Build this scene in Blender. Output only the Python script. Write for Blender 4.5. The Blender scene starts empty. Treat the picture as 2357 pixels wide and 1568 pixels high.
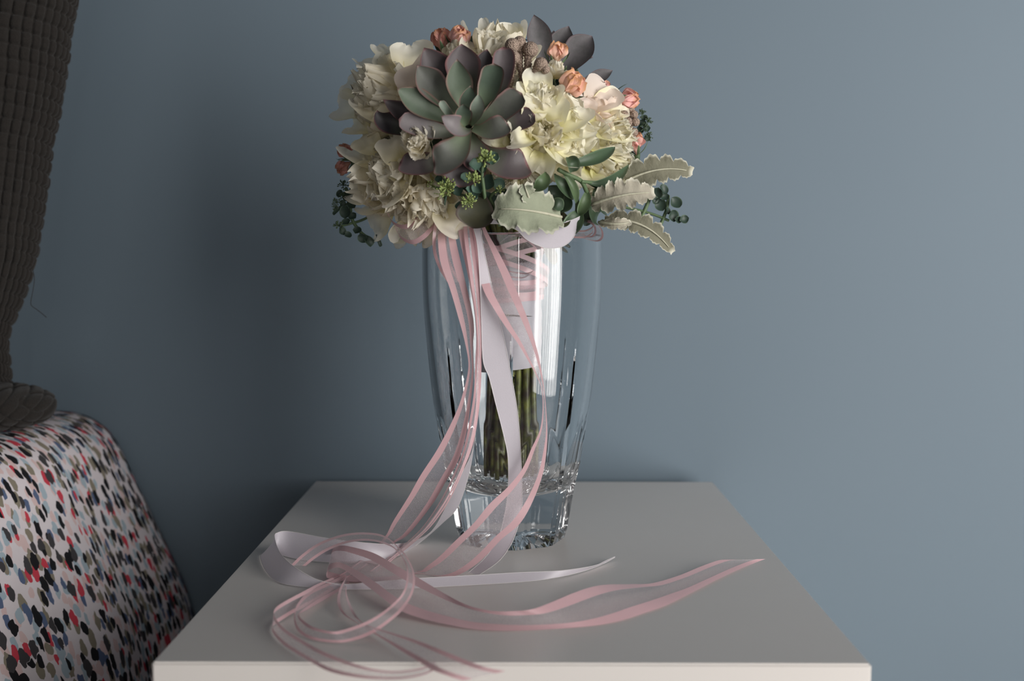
import bpy, bmesh, math, random
import numpy as np
from mathutils import Vector, Matrix, Quaternion, noise

random.seed(7)
C = bpy.context.scene.collection
PI = math.pi

# ------------------------------------------------------------------ camera
TZ = 0.55                                   # height of the table top
F_PX, CAM_H, PITCH, YAW, ROLL = 2440.83, 0.224576, 0.0780071, -0.00537218, 0.00072753
CAM = Vector((0.0035552, -0.5727253, TZ + CAM_H))
fw = Vector((math.sin(YAW) * math.cos(PITCH), math.cos(YAW) * math.cos(PITCH), -math.sin(PITCH)))
rt = Vector((math.cos(YAW), -math.sin(YAW), 0.0))
up = rt.cross(fw)
rt, up = math.cos(ROLL) * rt + math.sin(ROLL) * up, -math.sin(ROLL) * rt + math.cos(ROLL) * up
cam_d = bpy.data.cameras.new('camera')
cam_d.sensor_width = 36.0
cam_d.lens = F_PX / 2357 * 36.0
cam_d.clip_start = 0.02
cam_d.dof.use_dof = True
cam_d.dof.focus_distance = 0.78
cam_d.dof.aperture_fstop = 5.0
cam = bpy.data.objects.new('camera', cam_d)
cam.matrix_world = Matrix(((rt.x, up.x, -fw.x, CAM.x), (rt.y, up.y, -fw.y, CAM.y), (rt.z, up.z, -fw.z, CAM.z), (0, 0, 0, 1)))
C.objects.link(cam)
S = bpy.context.scene
S.camera = cam

# ------------------------------------------------------------------ world, light, exposure
wd = bpy.data.worlds.new('world')
S.world = wd
wd.use_nodes = True
wd.node_tree.nodes['Background'].inputs[0].default_value = (0.62, 0.72, 0.86, 1)
wd.node_tree.nodes['Background'].inputs[1].default_value = 0.045


def area(name, loc, target, sx, sy, power, col):
    d = bpy.data.lights.new(name, 'AREA')
    d.shape = 'RECTANGLE'
    d.size, d.size_y, d.energy, d.color = sx, sy, power, col
    o = bpy.data.objects.new(name, d)
    o.location = loc
    o.rotation_euler = (Vector(target) - Vector(loc)).to_track_quat('-Z', 'Y').to_euler()
    C.objects.link(o)
    return o


# a tall window behind the camera to the right: daylight in upright strips between the folds of its curtain
WC, WDIR = Vector((1.38, -1.02, 0.92)), Vector((0.69, 0.72, 0.0)).normalized()
FOLDS = (0.2, 1.1, 1.8, 1.4, 0.5, 1.6, 0.4, 1.5, 0.5, 1.6, 1.2, 0.7, 2.1, 1.4, 2.4, 1.5, 2.5, 2.2, 1.8, 2.4)
for k, pw in enumerate(FOLDS):
    p = WC + WDIR * (-0.62 + 0.062 * k)
    fold = area('window_light', p, (p.x - 0.60, p.y + 0.82, p.z - 0.02), 0.062, 1.8, pw * 0.73, (1.0, 0.97, 0.94))
    fold.data.spread = math.radians(95)
area('front_fill_light', (-0.35, -3.1, 0.75), (0.0, 0.3, 0.6), 1.5, 1.3, 7.5, (1.0, 0.96, 0.92))  # added soft fill from behind the camera, brightens table front and left peonies
area('door_gap_light', (0.42, -2.5, 1.1), (0.0, 0.3, 0.75), 0.06, 1.7, 2.6, (1.0, 0.97, 0.93))
S.view_settings.view_transform = 'Standard'
S.view_settings.look = 'None'
S.view_settings.gamma = 1.0
S.view_settings.use_curve_mapping = False
S.view_settings.exposure = 0.0
S.cycles.max_bounces = 16
S.cycles.transmission_bounces = 14
S.cycles.transparent_max_bounces = 24
S.cycles.glossy_bounces = 6
S.cycles.use_denoising = True


# ------------------------------------------------------------------ pixel helpers
def ray(px, py):
    return (fw + rt * ((px - 1178.5) / F_PX) - up * ((py - 784.0) / F_PX))


def AT(px, py, Y):                          # point of the pixel's ray at depth Y
    d = ray(px, py)
    return CAM + d * ((Y - CAM.y) / d.y)


def TAB(px, py, h=0.0):                     # point of the pixel's ray h metres over the table top
    d = ray(px, py)
    return CAM + d * ((TZ + h - CAM.z) / d.z)


# ------------------------------------------------------------------ object helpers
def link(name, me, mat=None, parent=None):
    o = bpy.data.objects.new(name, me)
    C.objects.link(o)
    if mat is not None and me is not None and not me.materials:
        me.materials.append(mat)
    if parent is not None:
        o.parent = parent
    return o


def empty(name, loc, parent=None):
    o = bpy.data.objects.new(name, None)
    o.empty_display_size = 0.02
    C.objects.link(o)
    o.location = loc
    if parent is not None:
        o.parent = parent
    return o


def tag(o, label=None, cat=None, group=None, kind=None):
    for k, v in (('label', label), ('category', cat), ('group', group), ('kind', kind)):
        if v:
            o[k] = v
    return o


def mesh(verts, faces, smooth=True, attrs=None, name='m'):
    me = bpy.data.meshes.new(name)
    me.from_pydata([tuple(v) for v in verts], [], faces)
    if attrs:
        for k, vals in attrs.items():
            a = me.attributes.new(k, 'FLOAT', 'POINT')
            a.data.foreach_set('value', np.array(vals, dtype=np.float32))
    if smooth:
        me.polygons.foreach_set('use_smooth', [True] * len(me.polygons))
    me.update()
    return me


def grid_faces(nu, nv, off=0, close_u=False):
    f = []
    for j in range(nv - 1):
        for i in range(nu - (0 if close_u else 1)):
            i2 = (i + 1) % nu
            f.append((off + j * nu + i, off + j * nu + i2, off + (j + 1) * nu + i2, off + (j + 1) * nu + i))
    return f


def box(x0, x1, y0, y1, z0, z1, bev=0.0012):
    bm = bmesh.new()
    bmesh.ops.create_cube(bm, size=1)
    bmesh.ops.scale(bm, vec=(x1 - x0, y1 - y0, z1 - z0), verts=bm.verts)
    bmesh.ops.translate(bm, vec=((x0 + x1) / 2, (y0 + y1) / 2, (z0 + z1) / 2), verts=bm.verts)
    if bev:
        bmesh.ops.bevel(bm, geom=bm.edges[:], offset=bev, segments=2, affect='EDGES')
    me = bpy.data.meshes.new('box')
    bm.to_mesh(me)
    bm.free()
    return me


def lerp(a, b, t):
    return a + (b - a) * t


def sstep(a, b, x):
    t = min(1, max(0, (x - a) / (b - a)))
    return t * t * (3 - 2 * t)


def bez(a, b, c, t):
    return a * (1 - t) ** 2 + b * 2 * t * (1 - t) + c * t * t


def tube(pts, rads, seg=8):
    """verts, faces of a tube through pts"""
    v, n = [], len(pts)
    ref = Vector((0.31, 0.2, 0.93))
    for i, p in enumerate(pts):
        t = (pts[min(n - 1, i + 1)] - pts[max(0, i - 1)]).normalized()
        a = t.cross(ref)
        if a.length < 1e-4:
            a = t.cross(Vector((1, 0, 0)))
        a.normalize()
        b = t.cross(a)
        r = rads[i] if isinstance(rads, (list, tuple)) else rads
        for k in range(seg):
            th = 2 * PI * k / seg
            v.append(p + a * math.cos(th) * r + b * math.sin(th) * r)
    f = grid_faces(seg, n, 0, True)
    f.append(tuple(range(seg))[::-1])
    f.append(tuple((n - 1) * seg + k for k in range(seg)))
    return v, f


def catmull(P, n):
    """resample a 3-D polyline smoothly to n points, even in arc length"""
    P = [np.array(p, float) for p in P]
    out = []
    for i in range(len(P) - 1):
        p0, p1, p2, p3 = P[max(0, i - 1)], P[i], P[i + 1], P[min(len(P) - 1, i + 2)]
        for k in range(16):
            t = k / 16
            out.append(0.5 * ((2 * p1) + (-p0 + p2) * t + (2 * p0 - 5 * p1 + 4 * p2 - p3) * t * t + (-p0 + 3 * p1 - 3 * p2 + p3) * t ** 3))
    out.append(P[-1])
    out = np.array(out)
    s = np.concatenate([[0], np.cumsum(np.linalg.norm(np.diff(out, axis=0), axis=1))])
    q = np.linspace(0, s[-1], n)
    return np.stack([np.interp(q, s, out[:, k]) for k in range(3)], 1)


# ------------------------------------------------------------------ materials
class NT:
    def __init__(self, name):
        self.m = bpy.data.materials.new(name)
        self.m.use_nodes = True
        self.t = self.m.node_tree
        self.p = self.t.nodes['Principled BSDF']
        self.out = self.t.nodes['Material Output']

    def n(self, kind, **kw):
        nd = self.t.nodes.new(kind)
        for k, v in kw.items():
            setattr(nd, k, v)
        return nd

    def l(self, a, b):
        self.t.links.new(a, b)

    def attr(self, name):
        return self.n('ShaderNodeAttribute', attribute_name=name).outputs['Fac']

    def ramp(self, src, stops, const=False):
        r = self.n('ShaderNodeValToRGB')
        if const:
            r.color_ramp.interpolation = 'CONSTANT'
        e = r.color_ramp.elements
        while len(e) < len(stops):
            e.new(0.5)
        for i, (p, c) in enumerate(stops):
            e[i].position = p
            e[i].color = (*c, 1) if len(c) == 3 else c
        self.l(src, r.inputs[0])
        return r.outputs[0]

    def noise(self, scale, detail=3, coord='Object', vec=None, rough=0.5):
        nz = self.n('ShaderNodeTexNoise')
        nz.inputs['Scale'].default_value = scale
        nz.inputs['Detail'].default_value = detail
        nz.inputs['Roughness'].default_value = rough
        if vec is None:
            vec = self.n('ShaderNodeTexCoord').outputs[coord]
        self.l(vec, nz.inputs['Vector'])
        return nz.outputs['Fac']

    def mix(self, fac, a, b, mode='MIX'):
        m = self.n('ShaderNodeMix', data_type='RGBA', blend_type=mode)
        for s, v in ((m.inputs[0], fac), (m.inputs[6], a), (m.inputs[7], b)):
            if isinstance(v, (int, float)):
                s.default_value = v
            elif isinstance(v, tuple):
                s.default_value = (*v, 1)
            else:
                self.l(v, s)
        return m.outputs[2]

    def math(self, op, a, b=None, clamp=False):
        m = self.n('ShaderNodeMath', operation=op, use_clamp=clamp)
        for s, v in ((m.inputs[0], a), (m.inputs[1], b)):
            if v is None:
                continue
            if isinstance(v, (int, float)):
                s.default_value = v
            else:
                self.l(v, s)
        return m.outputs[0]

    def bump(self, h, strength, dist=0.001):
        b = self.n('ShaderNodeBump')
        b.inputs['Strength'].default_value = strength
        b.inputs['Distance'].default_value = dist
        self.l(h, b.inputs['Height'])
        self.l(b.outputs[0], self.p.inputs['Normal'])
        return b.outputs[0]

    def set(self, **kw):
        for k, v in kw.items():
            s = self.p.inputs[k.replace('_', ' ')]
            if isinstance(v, (int, float)):
                s.default_value = v
            elif isinstance(v, tuple):
                s.default_value = (*v, 1)
            else:
                self.l(v, s)
        return self


def sr(r, g, b):                            # sRGB 0..255 to linear
    def f(c):
        c /= 255
        return c / 12.92 if c <= 0.04045 else ((c + 0.055) / 1.055) ** 2.4
    return (f(r), f(g), f(b))


# wall paint
m = NT('wall_paint')
m.set(Base_Color=m.mix(m.noise(3, 4), sr(97, 111, 122), sr(101, 115, 125)), Roughness=0.62)
m.p.inputs['Specular IOR Level'].default_value = 0.25
m.bump(m.noise(420, 3), 0.12, 0.0004)
M_WALL = m.m
m = NT('floor_wood')
m.set(Base_Color=m.mix(m.noise(9, 4), sr(120, 98, 76), sr(98, 78, 60)), Roughness=0.5)
M_FLOOR = m.m
# white lacquer
m = NT('white_lacquer')
m.set(Base_Color=m.mix(m.noise(14, 3), sr(217, 212, 207), sr(221, 216, 212)), Roughness=0.3)
m.p.inputs['Specular IOR Level'].default_value = 0.42
m.bump(m.noise(900, 2), 0.03, 0.0003)
M_LACQ = m.m
# crystal
m = NT('crystal_glass')
m.set(Base_Color=(0.97, 0.985, 0.99), Roughness=0.0, IOR=1.5)
m.p.inputs['Transmission Weight'].default_value = 1.0
M_GLASS = m.m


# petals
def petal_mat(name, base, mid, tip, rim=None, transl=0.42, vein=0.05):
    m = NT(name)
    v = m.attr('tipness')
    stops = [(0.0, base), (0.45, mid), (0.85, tip)]
    if rim:
        stops.append((0.985, rim))
    col = m.ramp(v, stops)
    nz = m.noise(160, 3)
    col = m.mix(m.math('MULTIPLY', nz, vein), col, tuple(c * 0.72 for c in mid))
    oi = m.n('ShaderNodeObjectInfo')
    col = m.mix(1.0, col, oi.outputs['Color'], 'MULTIPLY')
    m.set(Base_Color=col, Roughness=0.55)
    m.p.inputs['Specular IOR Level'].default_value = 0.3
    m.p.inputs['Sheen Weight'].default_value = 0.15
    m.bump(m.noise(240, 4), 0.2, 0.0008)
    tr = m.n('ShaderNodeBsdfTranslucent')
    m.l(col, tr.inputs[0])
    mx = m.n('ShaderNodeMixShader')
    mx.inputs[0].default_value = transl
    m.l(m.p.outputs[0], mx.inputs[1])
    m.l(tr.outputs[0], mx.inputs[2])
    m.l(mx.outputs[0], m.out.inputs[0])
    return m.m


M_CREAM = petal_mat('cream_petal', sr(238, 228, 160), sr(253, 246, 216), sr(254, 250, 236))
M_YELLOW = petal_mat('ivory_petal', sr(226, 225, 138), sr(251, 247, 208), sr(253, 250, 234))
M_BLUSH = petal_mat('blush_petal', sr(236, 218, 192), sr(246, 230, 216), sr(248, 234, 224))
M_PEACH = petal_mat('peach_petal', sr(248, 222, 190), sr(250, 208, 186), sr(249, 202, 184), sr(222, 168, 120), 0.3)
M_CORAL = petal_mat('coral_petal', sr(232, 176, 160), sr(234, 178, 164), sr(234, 178, 166), sr(205, 150, 120), 0.3)
M_PINK = petal_mat('pink_petal', sr(245, 208, 198), sr(246, 198, 190), sr(245, 196, 190), sr(215, 160, 120), 0.3)


# leaves: colour by object colour, a tinted rim, a paler heart
def leaf_mat(name, rim, rough=0.5, rim_amt=0.8, mottling=0.25, transl=0.0, bump=0.2, heart=None):
    m = NT(name)
    oi = m.n('ShaderNodeObjectInfo')
    nz = m.noise(95, 4, rough=0.65)
    col = m.mix(m.math('MULTIPLY', nz, mottling), oi.outputs['Color'], (0.03, 0.035, 0.03))
    if heart:
        col = m.mix(m.ramp(m.attr('tipness'), [(0.0, (0.75,) * 3), (0.6, (0.0,) * 3)]), col, heart)
    e = m.attr('edge')
    col = m.mix(m.math('MULTIPLY', m.ramp(e, [(0.80, (0,) * 3), (1.0, (1,) * 3)]), rim_amt), col, rim)
    m.set(Base_Color=col, Roughness=rough)
    m.p.inputs['Specular IOR Level'].default_value = 0.35
    m.bump(m.noise(350, 4), bump, 0.0006)
    return m.m


M_SUCC = leaf_mat('succulent_leaf', sr(150, 92, 92), 0.5, 0.5, 0.5, heart=sr(122, 138, 108))
M_GREEN = leaf_mat('green_leaf', sr(120, 142, 110), 0.45, 0.5, 0.35)
M_SEDUM = leaf_mat('sedum_leaf', sr(120, 145, 125), 0.55, 0.5, 0.3)
M_FELT = leaf_mat('felted_leaf', sr(208, 206, 190), 0.9, 0.9, 0.35, bump=0.9)
M_PURPLE = leaf_mat('dusky_leaf', sr(100, 78, 82), 0.6, 0.5, 1.0)
m = NT('bud')
m.set(Base_Color=m.mix(m.noise(300, 2), sr(150, 160, 92), sr(112, 134, 80)), Roughness=0.6)
M_BUD = m.m
m = NT('dark_bud')
m.set(Base_Color=m.mix(m.noise(300, 2), sr(72, 88, 62), sr(52, 72, 50)), Roughness=0.6)
M_DBUD = m.m
m = NT('sprig_stem')
m.set(Base_Color=m.mix(m.noise(200, 3), sr(92, 112, 76), sr(70, 92, 62)), Roughness=0.55)
M_STEM = m.m
m = NT('flower_stem')
m.set(Base_Color=m.ramp(m.noise(110, 4), [(0.35, sr(44, 30, 20)), (0.52, sr(78, 82, 34)), (0.68, sr(120, 124, 52))]), Roughness=0.4)
m.bump(m.noise(300, 3), 0.5, 0.001)
M_FSTEM = m.m
m = NT('brunia')
vz = m.n('ShaderNodeTexVoronoi')
vz.inputs['Scale'].default_value = 900
m.l(m.n('ShaderNodeTexCoord').outputs['Object'], vz.inputs['Vector'])
m.set(Base_Color=m.ramp(vz.outputs['Distance'], [(0.1, sr(176, 156, 140)), (0.8, sr(112, 95, 84))]), Roughness=0.85)
m.bump(vz.outputs['Distance'], 0.8, -0.0008)
M_BRUNIA = m.m


def satin(name, col, rough=0.27, sheen=0.2):
    m = NT(name)
    tc = m.n('ShaderNodeTexCoord')
    nz = m.noise(1400, 2, vec=tc.outputs['Object'])
    m.set(Base_Color=m.mix(nz, col, tuple(c * 0.9 for c in col)), Roughness=rough)
    m.p.inputs['Specular IOR Level'].default_value = 0.8
    m.p.inputs['Sheen Weight'].default_value = sheen
    m.bump(nz, 0.15, 0.0003)
    tr = m.n('ShaderNodeBsdfTranslucent')
    tr.inputs[0].default_value = (*col, 1)
    mx = m.n('ShaderNodeMixShader')
    mx.inputs[0].default_value = 0.22
    m.l(m.p.outputs[0], mx.inputs[1])
    m.l(tr.outputs[0], mx.inputs[2])
    m.l(mx.outputs[0], m.out.inputs[0])
    return m.m


M_PINKSAT = satin('pink_satin', sr(228, 188, 193))
M_WHITESAT = satin('white_satin', sr(222, 216, 224), 0.4)
M_SELVAGE = satin('selvage_thread', sr(240, 236, 236), 0.5)
m = NT('organza')
nz = m.noise(2600, 1)
m.set(Base_Color=sr(226, 213, 217), Roughness=0.45)
m.p.inputs['Sheen Weight'].default_value = 0.3
tp = m.n('ShaderNodeBsdfTransparent')
tr = m.n('ShaderNodeBsdfTranslucent')
tr.inputs[0].default_value = (*sr(226, 213, 217), 1)
mx0 = m.n('ShaderNodeMixShader')
mx0.inputs[0].default_value = 0.4
m.l(m.p.outputs[0], mx0.inputs[1])
m.l(tr.outputs[0], mx0.inputs[2])
mx = m.n('ShaderNodeMixShader')
m.l(m.ramp(nz, [(0.35, (0.27,) * 3), (0.65, (0.50,) * 3)]), mx.inputs[0])
m.l(tp.outputs[0], mx.inputs[1])
m.l(mx0.outputs[0], mx.inputs[2])
m.l(mx.outputs[0], m.out.inputs[0])
M_ORG = m.m

# waffle knit
m = NT('waffle_chenille')
m.set(Base_Color=m.mix(m.noise(500, 3), sr(48, 45, 43), sr(38, 36, 34)), Roughness=0.95)
m.p.inputs['Sheen Weight'].default_value = 0.1
m.p.inputs['Specular IOR Level'].default_value = 0.05
m.bump(m.noise(900, 3), 0.8, 0.001)
M_WAFFLE = m.m

# printed cotton: brush dabs, in the cloth's own metres (UV)
m = NT('dabbed_cotton')
uv = m.n('ShaderNodeUVMap', uv_map='cloth').outputs[0]
col = m.mix(m.noise(60, 2, vec=uv), sr(214, 205, 208), sr(222, 214, 217))


def dabs(col, offset, sx, sy, rot, size, palette, share, seed_scale=1.0):
    mp = m.n('ShaderNodeMapping')
    mp.inputs['Location'].default_value = offset
    mp.inputs['Rotation'].default_value = (0, 0, rot)
    mp.inputs['Scale'].default_value = (sx, sy, 1)
    m.l(uv, mp.inputs['Vector'])
    # ragged edge: warp the look-up a little
    nz = m.n('ShaderNodeTexNoise')
    nz.inputs['Scale'].default_value = 1.6
    nz.inputs['Detail'].default_value = 2.5
    m.l(mp.outputs[0], nz.inputs['Vector'])
    vm = m.n('ShaderNodeVectorMath', operation='MULTIPLY_ADD')
    m.l(nz.outputs['Color'], vm.inputs[0])
    vm.inputs[1].default_value = (0.75, 0.6, 0)
    m.l(mp.outputs[0], vm.inputs[2])
    vo = m.n('ShaderNodeTexVoronoi', voronoi_dimensions='2D')
    vo.inputs['Scale'].default_value = 1.0
    vo.inputs['Randomness'].default_value = 0.75
    m.l(vm.outputs[0], vo.inputs['Vector'])
    sep = m.n('ShaderNodeSeparateColor')
    m.l(vo.outputs['Color'], sep.inputs[0])
    thr = m.math('MULTIPLY_ADD', sep.outputs[1], 0.16)
    thr.node.inputs[2].default_value = size
    on = m.math('MULTIPLY', m.math('LESS_THAN', vo.outputs['Distance'], thr), m.math('LESS_THAN', sep.outputs[2], share))
    stops = [(i / len(palette), c) for i, c in enumerate(palette)]
    pc = m.ramp(sep.outputs[0], stops, True)
    return m.mix(on, col, pc)


BLK, CHA, TAU, LBL, SLB, RED, PIN = sr(30, 30, 33), sr(66, 64, 66), sr(136, 128, 112), sr(164, 180, 190), sr(88, 102, 132), sr(196, 66, 80), sr(214, 188, 186)
col = dabs(col, (3.1, 7.7, 0), 122, 54, 0.2, 0.27, [PIN, LBL, PIN, TAU], 0.8)
col = dabs(col, (9.4, 2.2, 0), 116, 50, -0.2, 0.24, [TAU, LBL, SLB, TAU, LBL], 0.66)
col = dabs(col, (5.2, 1.3, 0), 124, 48, 0.1, 0.2, [RED, BLK, SLB, RED], 0.6)
col = dabs(col, (1.7, 4.9, 0), 112, 51, -0.1, 0.24, [CHA, BLK, CHA, BLK, CHA], 0.66)
m.set(Base_Color=col, Roughness=0.8)
m.p.inputs['Specular IOR Level'].default_value = 0.2
m.bump(m.noise(90, 4, vec=uv), 0.12, 0.003)
M_DABS = m.m

# ------------------------------------------------------------------ the setting
WY = 0.50                                   # face of the wall
tag(link('wall_back', box(-2.2, 2.4, WY, WY + 0.12, -0.0, 2.6, 0), M_WALL), kind='structure')
tag(link('floor', box(-2.2, 2.4, -2.6, WY, -0.05, 0.0, 0), M_FLOOR), kind='structure')

# ------------------------------------------------------------------ bedside table
tb = tag(empty('bedside_table', (0, 0.24, 0)), 'white lacquered bedside table standing against the blue wall', 'table')


def tpart(name, b, bev=0.0012):
    o = link(name, box(*b, bev), M_LACQ, tb)
    o.matrix_parent_inverse = Matrix.Translation(tb.location).inverted()
    return o


tpart('table_top', (-0.2, 0.2, 0.0, 0.48, TZ - 0.03, TZ))
tpart('side_panel', (-0.2, -0.182, 0.004, 0.476, 0, TZ - 0.0305))
tpart('side_panel', (0.182, 0.2, 0.004, 0.476, 0, TZ - 0.0305))
tpart('back_panel', (-0.1815, 0.1815, 0.466, 0.476, 0.02, TZ - 0.0305))
for z0, z1 in ((0.275, 0.517), (0.03, 0.272)):
    tpart('drawer_front', (-0.18, 0.18, 0.004, 0.022, z0, z1))


# ------------------------------------------------------------------ bed with the dabbed cover
def bed():
    # plan curve of the bed's upper edge, from the wall towards the room and round the corner
    plan = catmull([(-0.425, 0.50, 0), (-0.425, 0.40, 0), (-0.435, 0.30, 0), (-0.475, 0.20, 0), (-0.56, 0.12, 0), (-0.70, 0.075, 0), (-0.9, 0.06, 0), (-1.25, 0.06, 0), (-1.5, 0.06, 0)], 110)
    # profile: how far out and how high; first the flat top, then the shoulder, then the fall
    prof = catmull([(-0.55, 0, 0.612), (-0.3, 0, 0.618), (-0.12, 0, 0.619), (-0.05, 0, 0.619), (-0.008, 0, 0.613), (0.019, 0, 0.591), (0.040, 0, 0.545), (0.062, 0, 0.49), (0.085, 0, 0.425), (0.10, 0, 0.34), (0.11, 0, 0.22), (0.11, 0, 0.03)], 120)
    n = len(plan)
    V, UV = [], []
    sl = np.concatenate([[0], np.cumsum(np.linalg.norm(np.diff(plan, axis=0), axis=1))])
    pl = np.concatenate([[0], np.cumsum(np.linalg.norm(np.diff(prof, axis=0), axis=1))])
    for j, (o, _, z) in enumerate(prof):
        for i in range(n):
            t = plan[min(n - 1, i + 1)] - plan[max(0, i - 1)]
            t = t / np.linalg.norm(t)
            nx, ny = -t[1], t[0]            # outward: to the right / to the room
            if i == 0 or True:
                nx, ny = (-t[1], t[0])
            # the inner part of the top draws in to the middle of the bed instead of crossing itself
            if o < 0:
                k = -o / 0.55
                cx, cy = -1.0, 0.45
                px = lerp(plan[i][0], cx, k * 0.9)
                py = lerp(plan[i][1], max(plan[i][1], cy), k * 0.9)
                x, y = px, py
            else:
                x, y = plan[i][0] + nx * o, plan[i][1] + ny * o
            fall = sstep(0.0, 0.1, o)
            w = noise.noise(Vector((sl[i] * 9, z * 1.2, 3.1))) * 0.016 * fall + noise.noise(Vector((x * 11, y * 11, z * 4))) * 0.004
            x += nx * w
            y += ny * w
            V.append((x, min(y, WY - 0.004), z + noise.noise(Vector((x * 7, y * 7, 9))) * 0.004))
            UV.append((sl[i], pl[j]))
    F = grid_faces(n, len(prof))
    me = mesh(V, F)
    uvl = me.uv_layers.new(name='cloth')
    for lp in me.loops:
        uvl.data[lp.index].uv = UV[lp.vertex_index]
    return me


o = link('bed', bed(), M_DABS)
md = o.modifiers.new('cloth', 'SOLIDIFY')
md.thickness = 0.004
md.offset = -1
tag(o, 'bed under white cotton cover printed with black, grey, red and blue dabs', 'bed')


# ------------------------------------------------------------------ charcoal waffle throw
def cells(a, b, depth):
    """height of the waffle pattern at cloth position a, b (in cells)"""
    ja = int(math.floor(b))
    a += 0.12 * math.sin(ja * 12.9)
    fa, fb = a - math.floor(a) - 0.5, b - math.floor(b) - 0.5
    r = ((abs(fa) * 2) ** 4 + (abs(fb) * 2) ** 4)
    rnd = noise.noise(Vector((math.floor(a) * 1.7, math.floor(b) * 2.3, 0.5)))
    return depth * (max(0.0, 1 - r) ** 0.6) * (1 + 0.25 * rnd)


def throw_column():
    edge = [(-120, 190), (0, 162), (130, 143), (230, 130), (330, 108), (500, 86), (600, 70), (690, 42), (750, 16), (800, 6), (870, 14), (905, 24)]
    ys = [e[0] for e in edge]
    xs = [e[1] for e in edge]
    hw = lambda py: np.interp(py, [-120, 500, 700, 780, 905], [0.125, 0.11, 0.085, 0.055, 0.06])
    Y0 = 0.375
    nv, nu = 340, 330
    V = []
    for j in range(nv):
        py = -120 + (905 + 120) * j / (nv - 1)
        ex = np.interp(py, ys, xs) + 3 * noise.noise(Vector((py * 0.02, 0, 0)))
        P = AT(ex, py, Y0)
        a = hw(py)
        b = a * 0.36
        cx = P.x - a
        for i in range(nu):
            th = -PI * 0.42 + PI * 1.17 * i / (nu - 1)          # the side turned to the room
            c, s = math.sin(th), math.cos(th)
            c = math.copysign(abs(c) ** 0.75, c)
            base = Vector((cx + a * c, Y0 - b * s, P.z))
            nrm = Vector((math.sin(th) * b, -math.cos(th) * a, 0)).normalized()  # outward
            u = th * (0.75 + 0.0) * 0.11 / 0.0100
            v = P.z / 0.0122 + 0.9 * th
            h = cells(u, v, 0.0048)
            V.append(base + nrm * h)
    return mesh(V, grid_faces(nu, nv))


def throw_foot():
    c = AT(-28, 936, 0.36)
    V = []
    nu, nv = 420, 200
    for j in range(nv):
        ph = PI * (0.02 + 0.96 * j / (nv - 1))
        for i in range(nu):
            th = 2 * PI * i / nu
            n = Vector((math.sin(ph) * math.cos(th), math.sin(ph) * math.sin(th), math.cos(ph)))
            R = 1.0 + 0.03 * noise.noise(n * 2.2)
            p = Vector((math.copysign(abs(n.x) ** 0.9, n.x) * 0.055, n.y * 0.042, math.copysign(abs(n.z) ** 0.8, n.z) * 0.0185)) * R
            zz = p.z - 0.45 * p.y
            u = (p.x * 0.8 + zz * 0.6) / 0.0108
            v = (-p.x * 0.6 + zz * 0.8) / 0.0108
            V.append(c + p + n * cells(u, v, 0.0034))
    return mesh(V, grid_faces(nu, nv, 0, True))


th = tag(empty('waffle_throw', AT(-28, 975, 0.36)), 'charcoal waffle-knit chenille throw hanging down onto the bed', 'throw blanket')


def sub(name, me, mat, parent, root=None):
    """link a mesh given in world coordinates under a parent that has only a location"""
    o = link(name, me, mat, parent)
    r = root or parent
    o.matrix_parent_inverse = r.matrix_basis.inverted() if r is parent else Matrix.Identity(4)
    return o


sub('hanging_fold', throw_column(), M_WAFFLE, th)
sub('gathered_end', throw_foot(), M_WAFFLE, th)
tp_ = [AT(x, y, 0.345) for x, y in ((66, 600), (73, 612), (79, 640), (76, 668), (71, 700), (84, 712), (97, 722), (107, 731))]
v, f = tube([Vector(p) for p in catmull(tp_, 40)], 0.00028, 5)
sub('loose_thread', mesh(v, f), M_WAFFLE, th)

# ------------------------------------------------------------------ crystal vase
VX_, VY = AT(1178, 1235, 0.269).x, 0.269
sil = [(545, 207.5), (620, 208), (700, 205), (830, 193), (920, 183), (1000, 168), (1105, 151), (1195, 136), (1238, 127)]
vz_, vr_ = [], []
for py, hwp in sil:
    P = AT(1178, py, VY)
    Q = AT(1178 + hwp, py, VY)
    vz_.append(P.z - TZ)
    vr_.append(Q.x - P.x)
vz_, vr_ = vz_[::-1], vr_[::-1]
vz_[0] = 0.0
VH = vz_[-1]
# depth of the silhouette tangent: barely changes the radius
Rout = lambda z: float(np.interp(z, vz_, vr_)) * 0.995


def smoothR(z):
    return sum(Rout(z + d) for d in (-0.012, -0.006, 0, 0.006, 0.012)) / 5


NF = 8
PH0 = math.radians(-90 + 0)                 # a groove faces the camera


def vase_outer(th, z):
    R = smoothR(z)
    # angle to the nearest corner between two flutes
    k = (th - PH0) / (2 * PI / NF)
    dc = (k - round(k)) * (2 * PI / NF)
    df = (k - math.floor(k) - 0.5) * (2 * PI / NF)
    # flutes: flat cuts whose apothem leaves the body at the arch tops
    ap = R * (1.012 - 0.095 * sstep(0.125, 0.03, z))
    r = min(R, ap / math.cos(df)) if z < 0.125 else R
    # V grooves between the flutes, tapering to a point high up
    top = 0.180 if round(k) % 2 == 0 else 0.172
    if z < top:
        t = (top - z) / top
        w = 0.007 + 0.058 * t
        if abs(dc) < w:
            r -= R * (0.012 + 0.032 * t) * (1 - abs(dc) / w) * sstep(0, 0.25, t)
    if z < 0.006:
        r *= 1 - 0.03 * (1 - z / 0.006)
    return r


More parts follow.
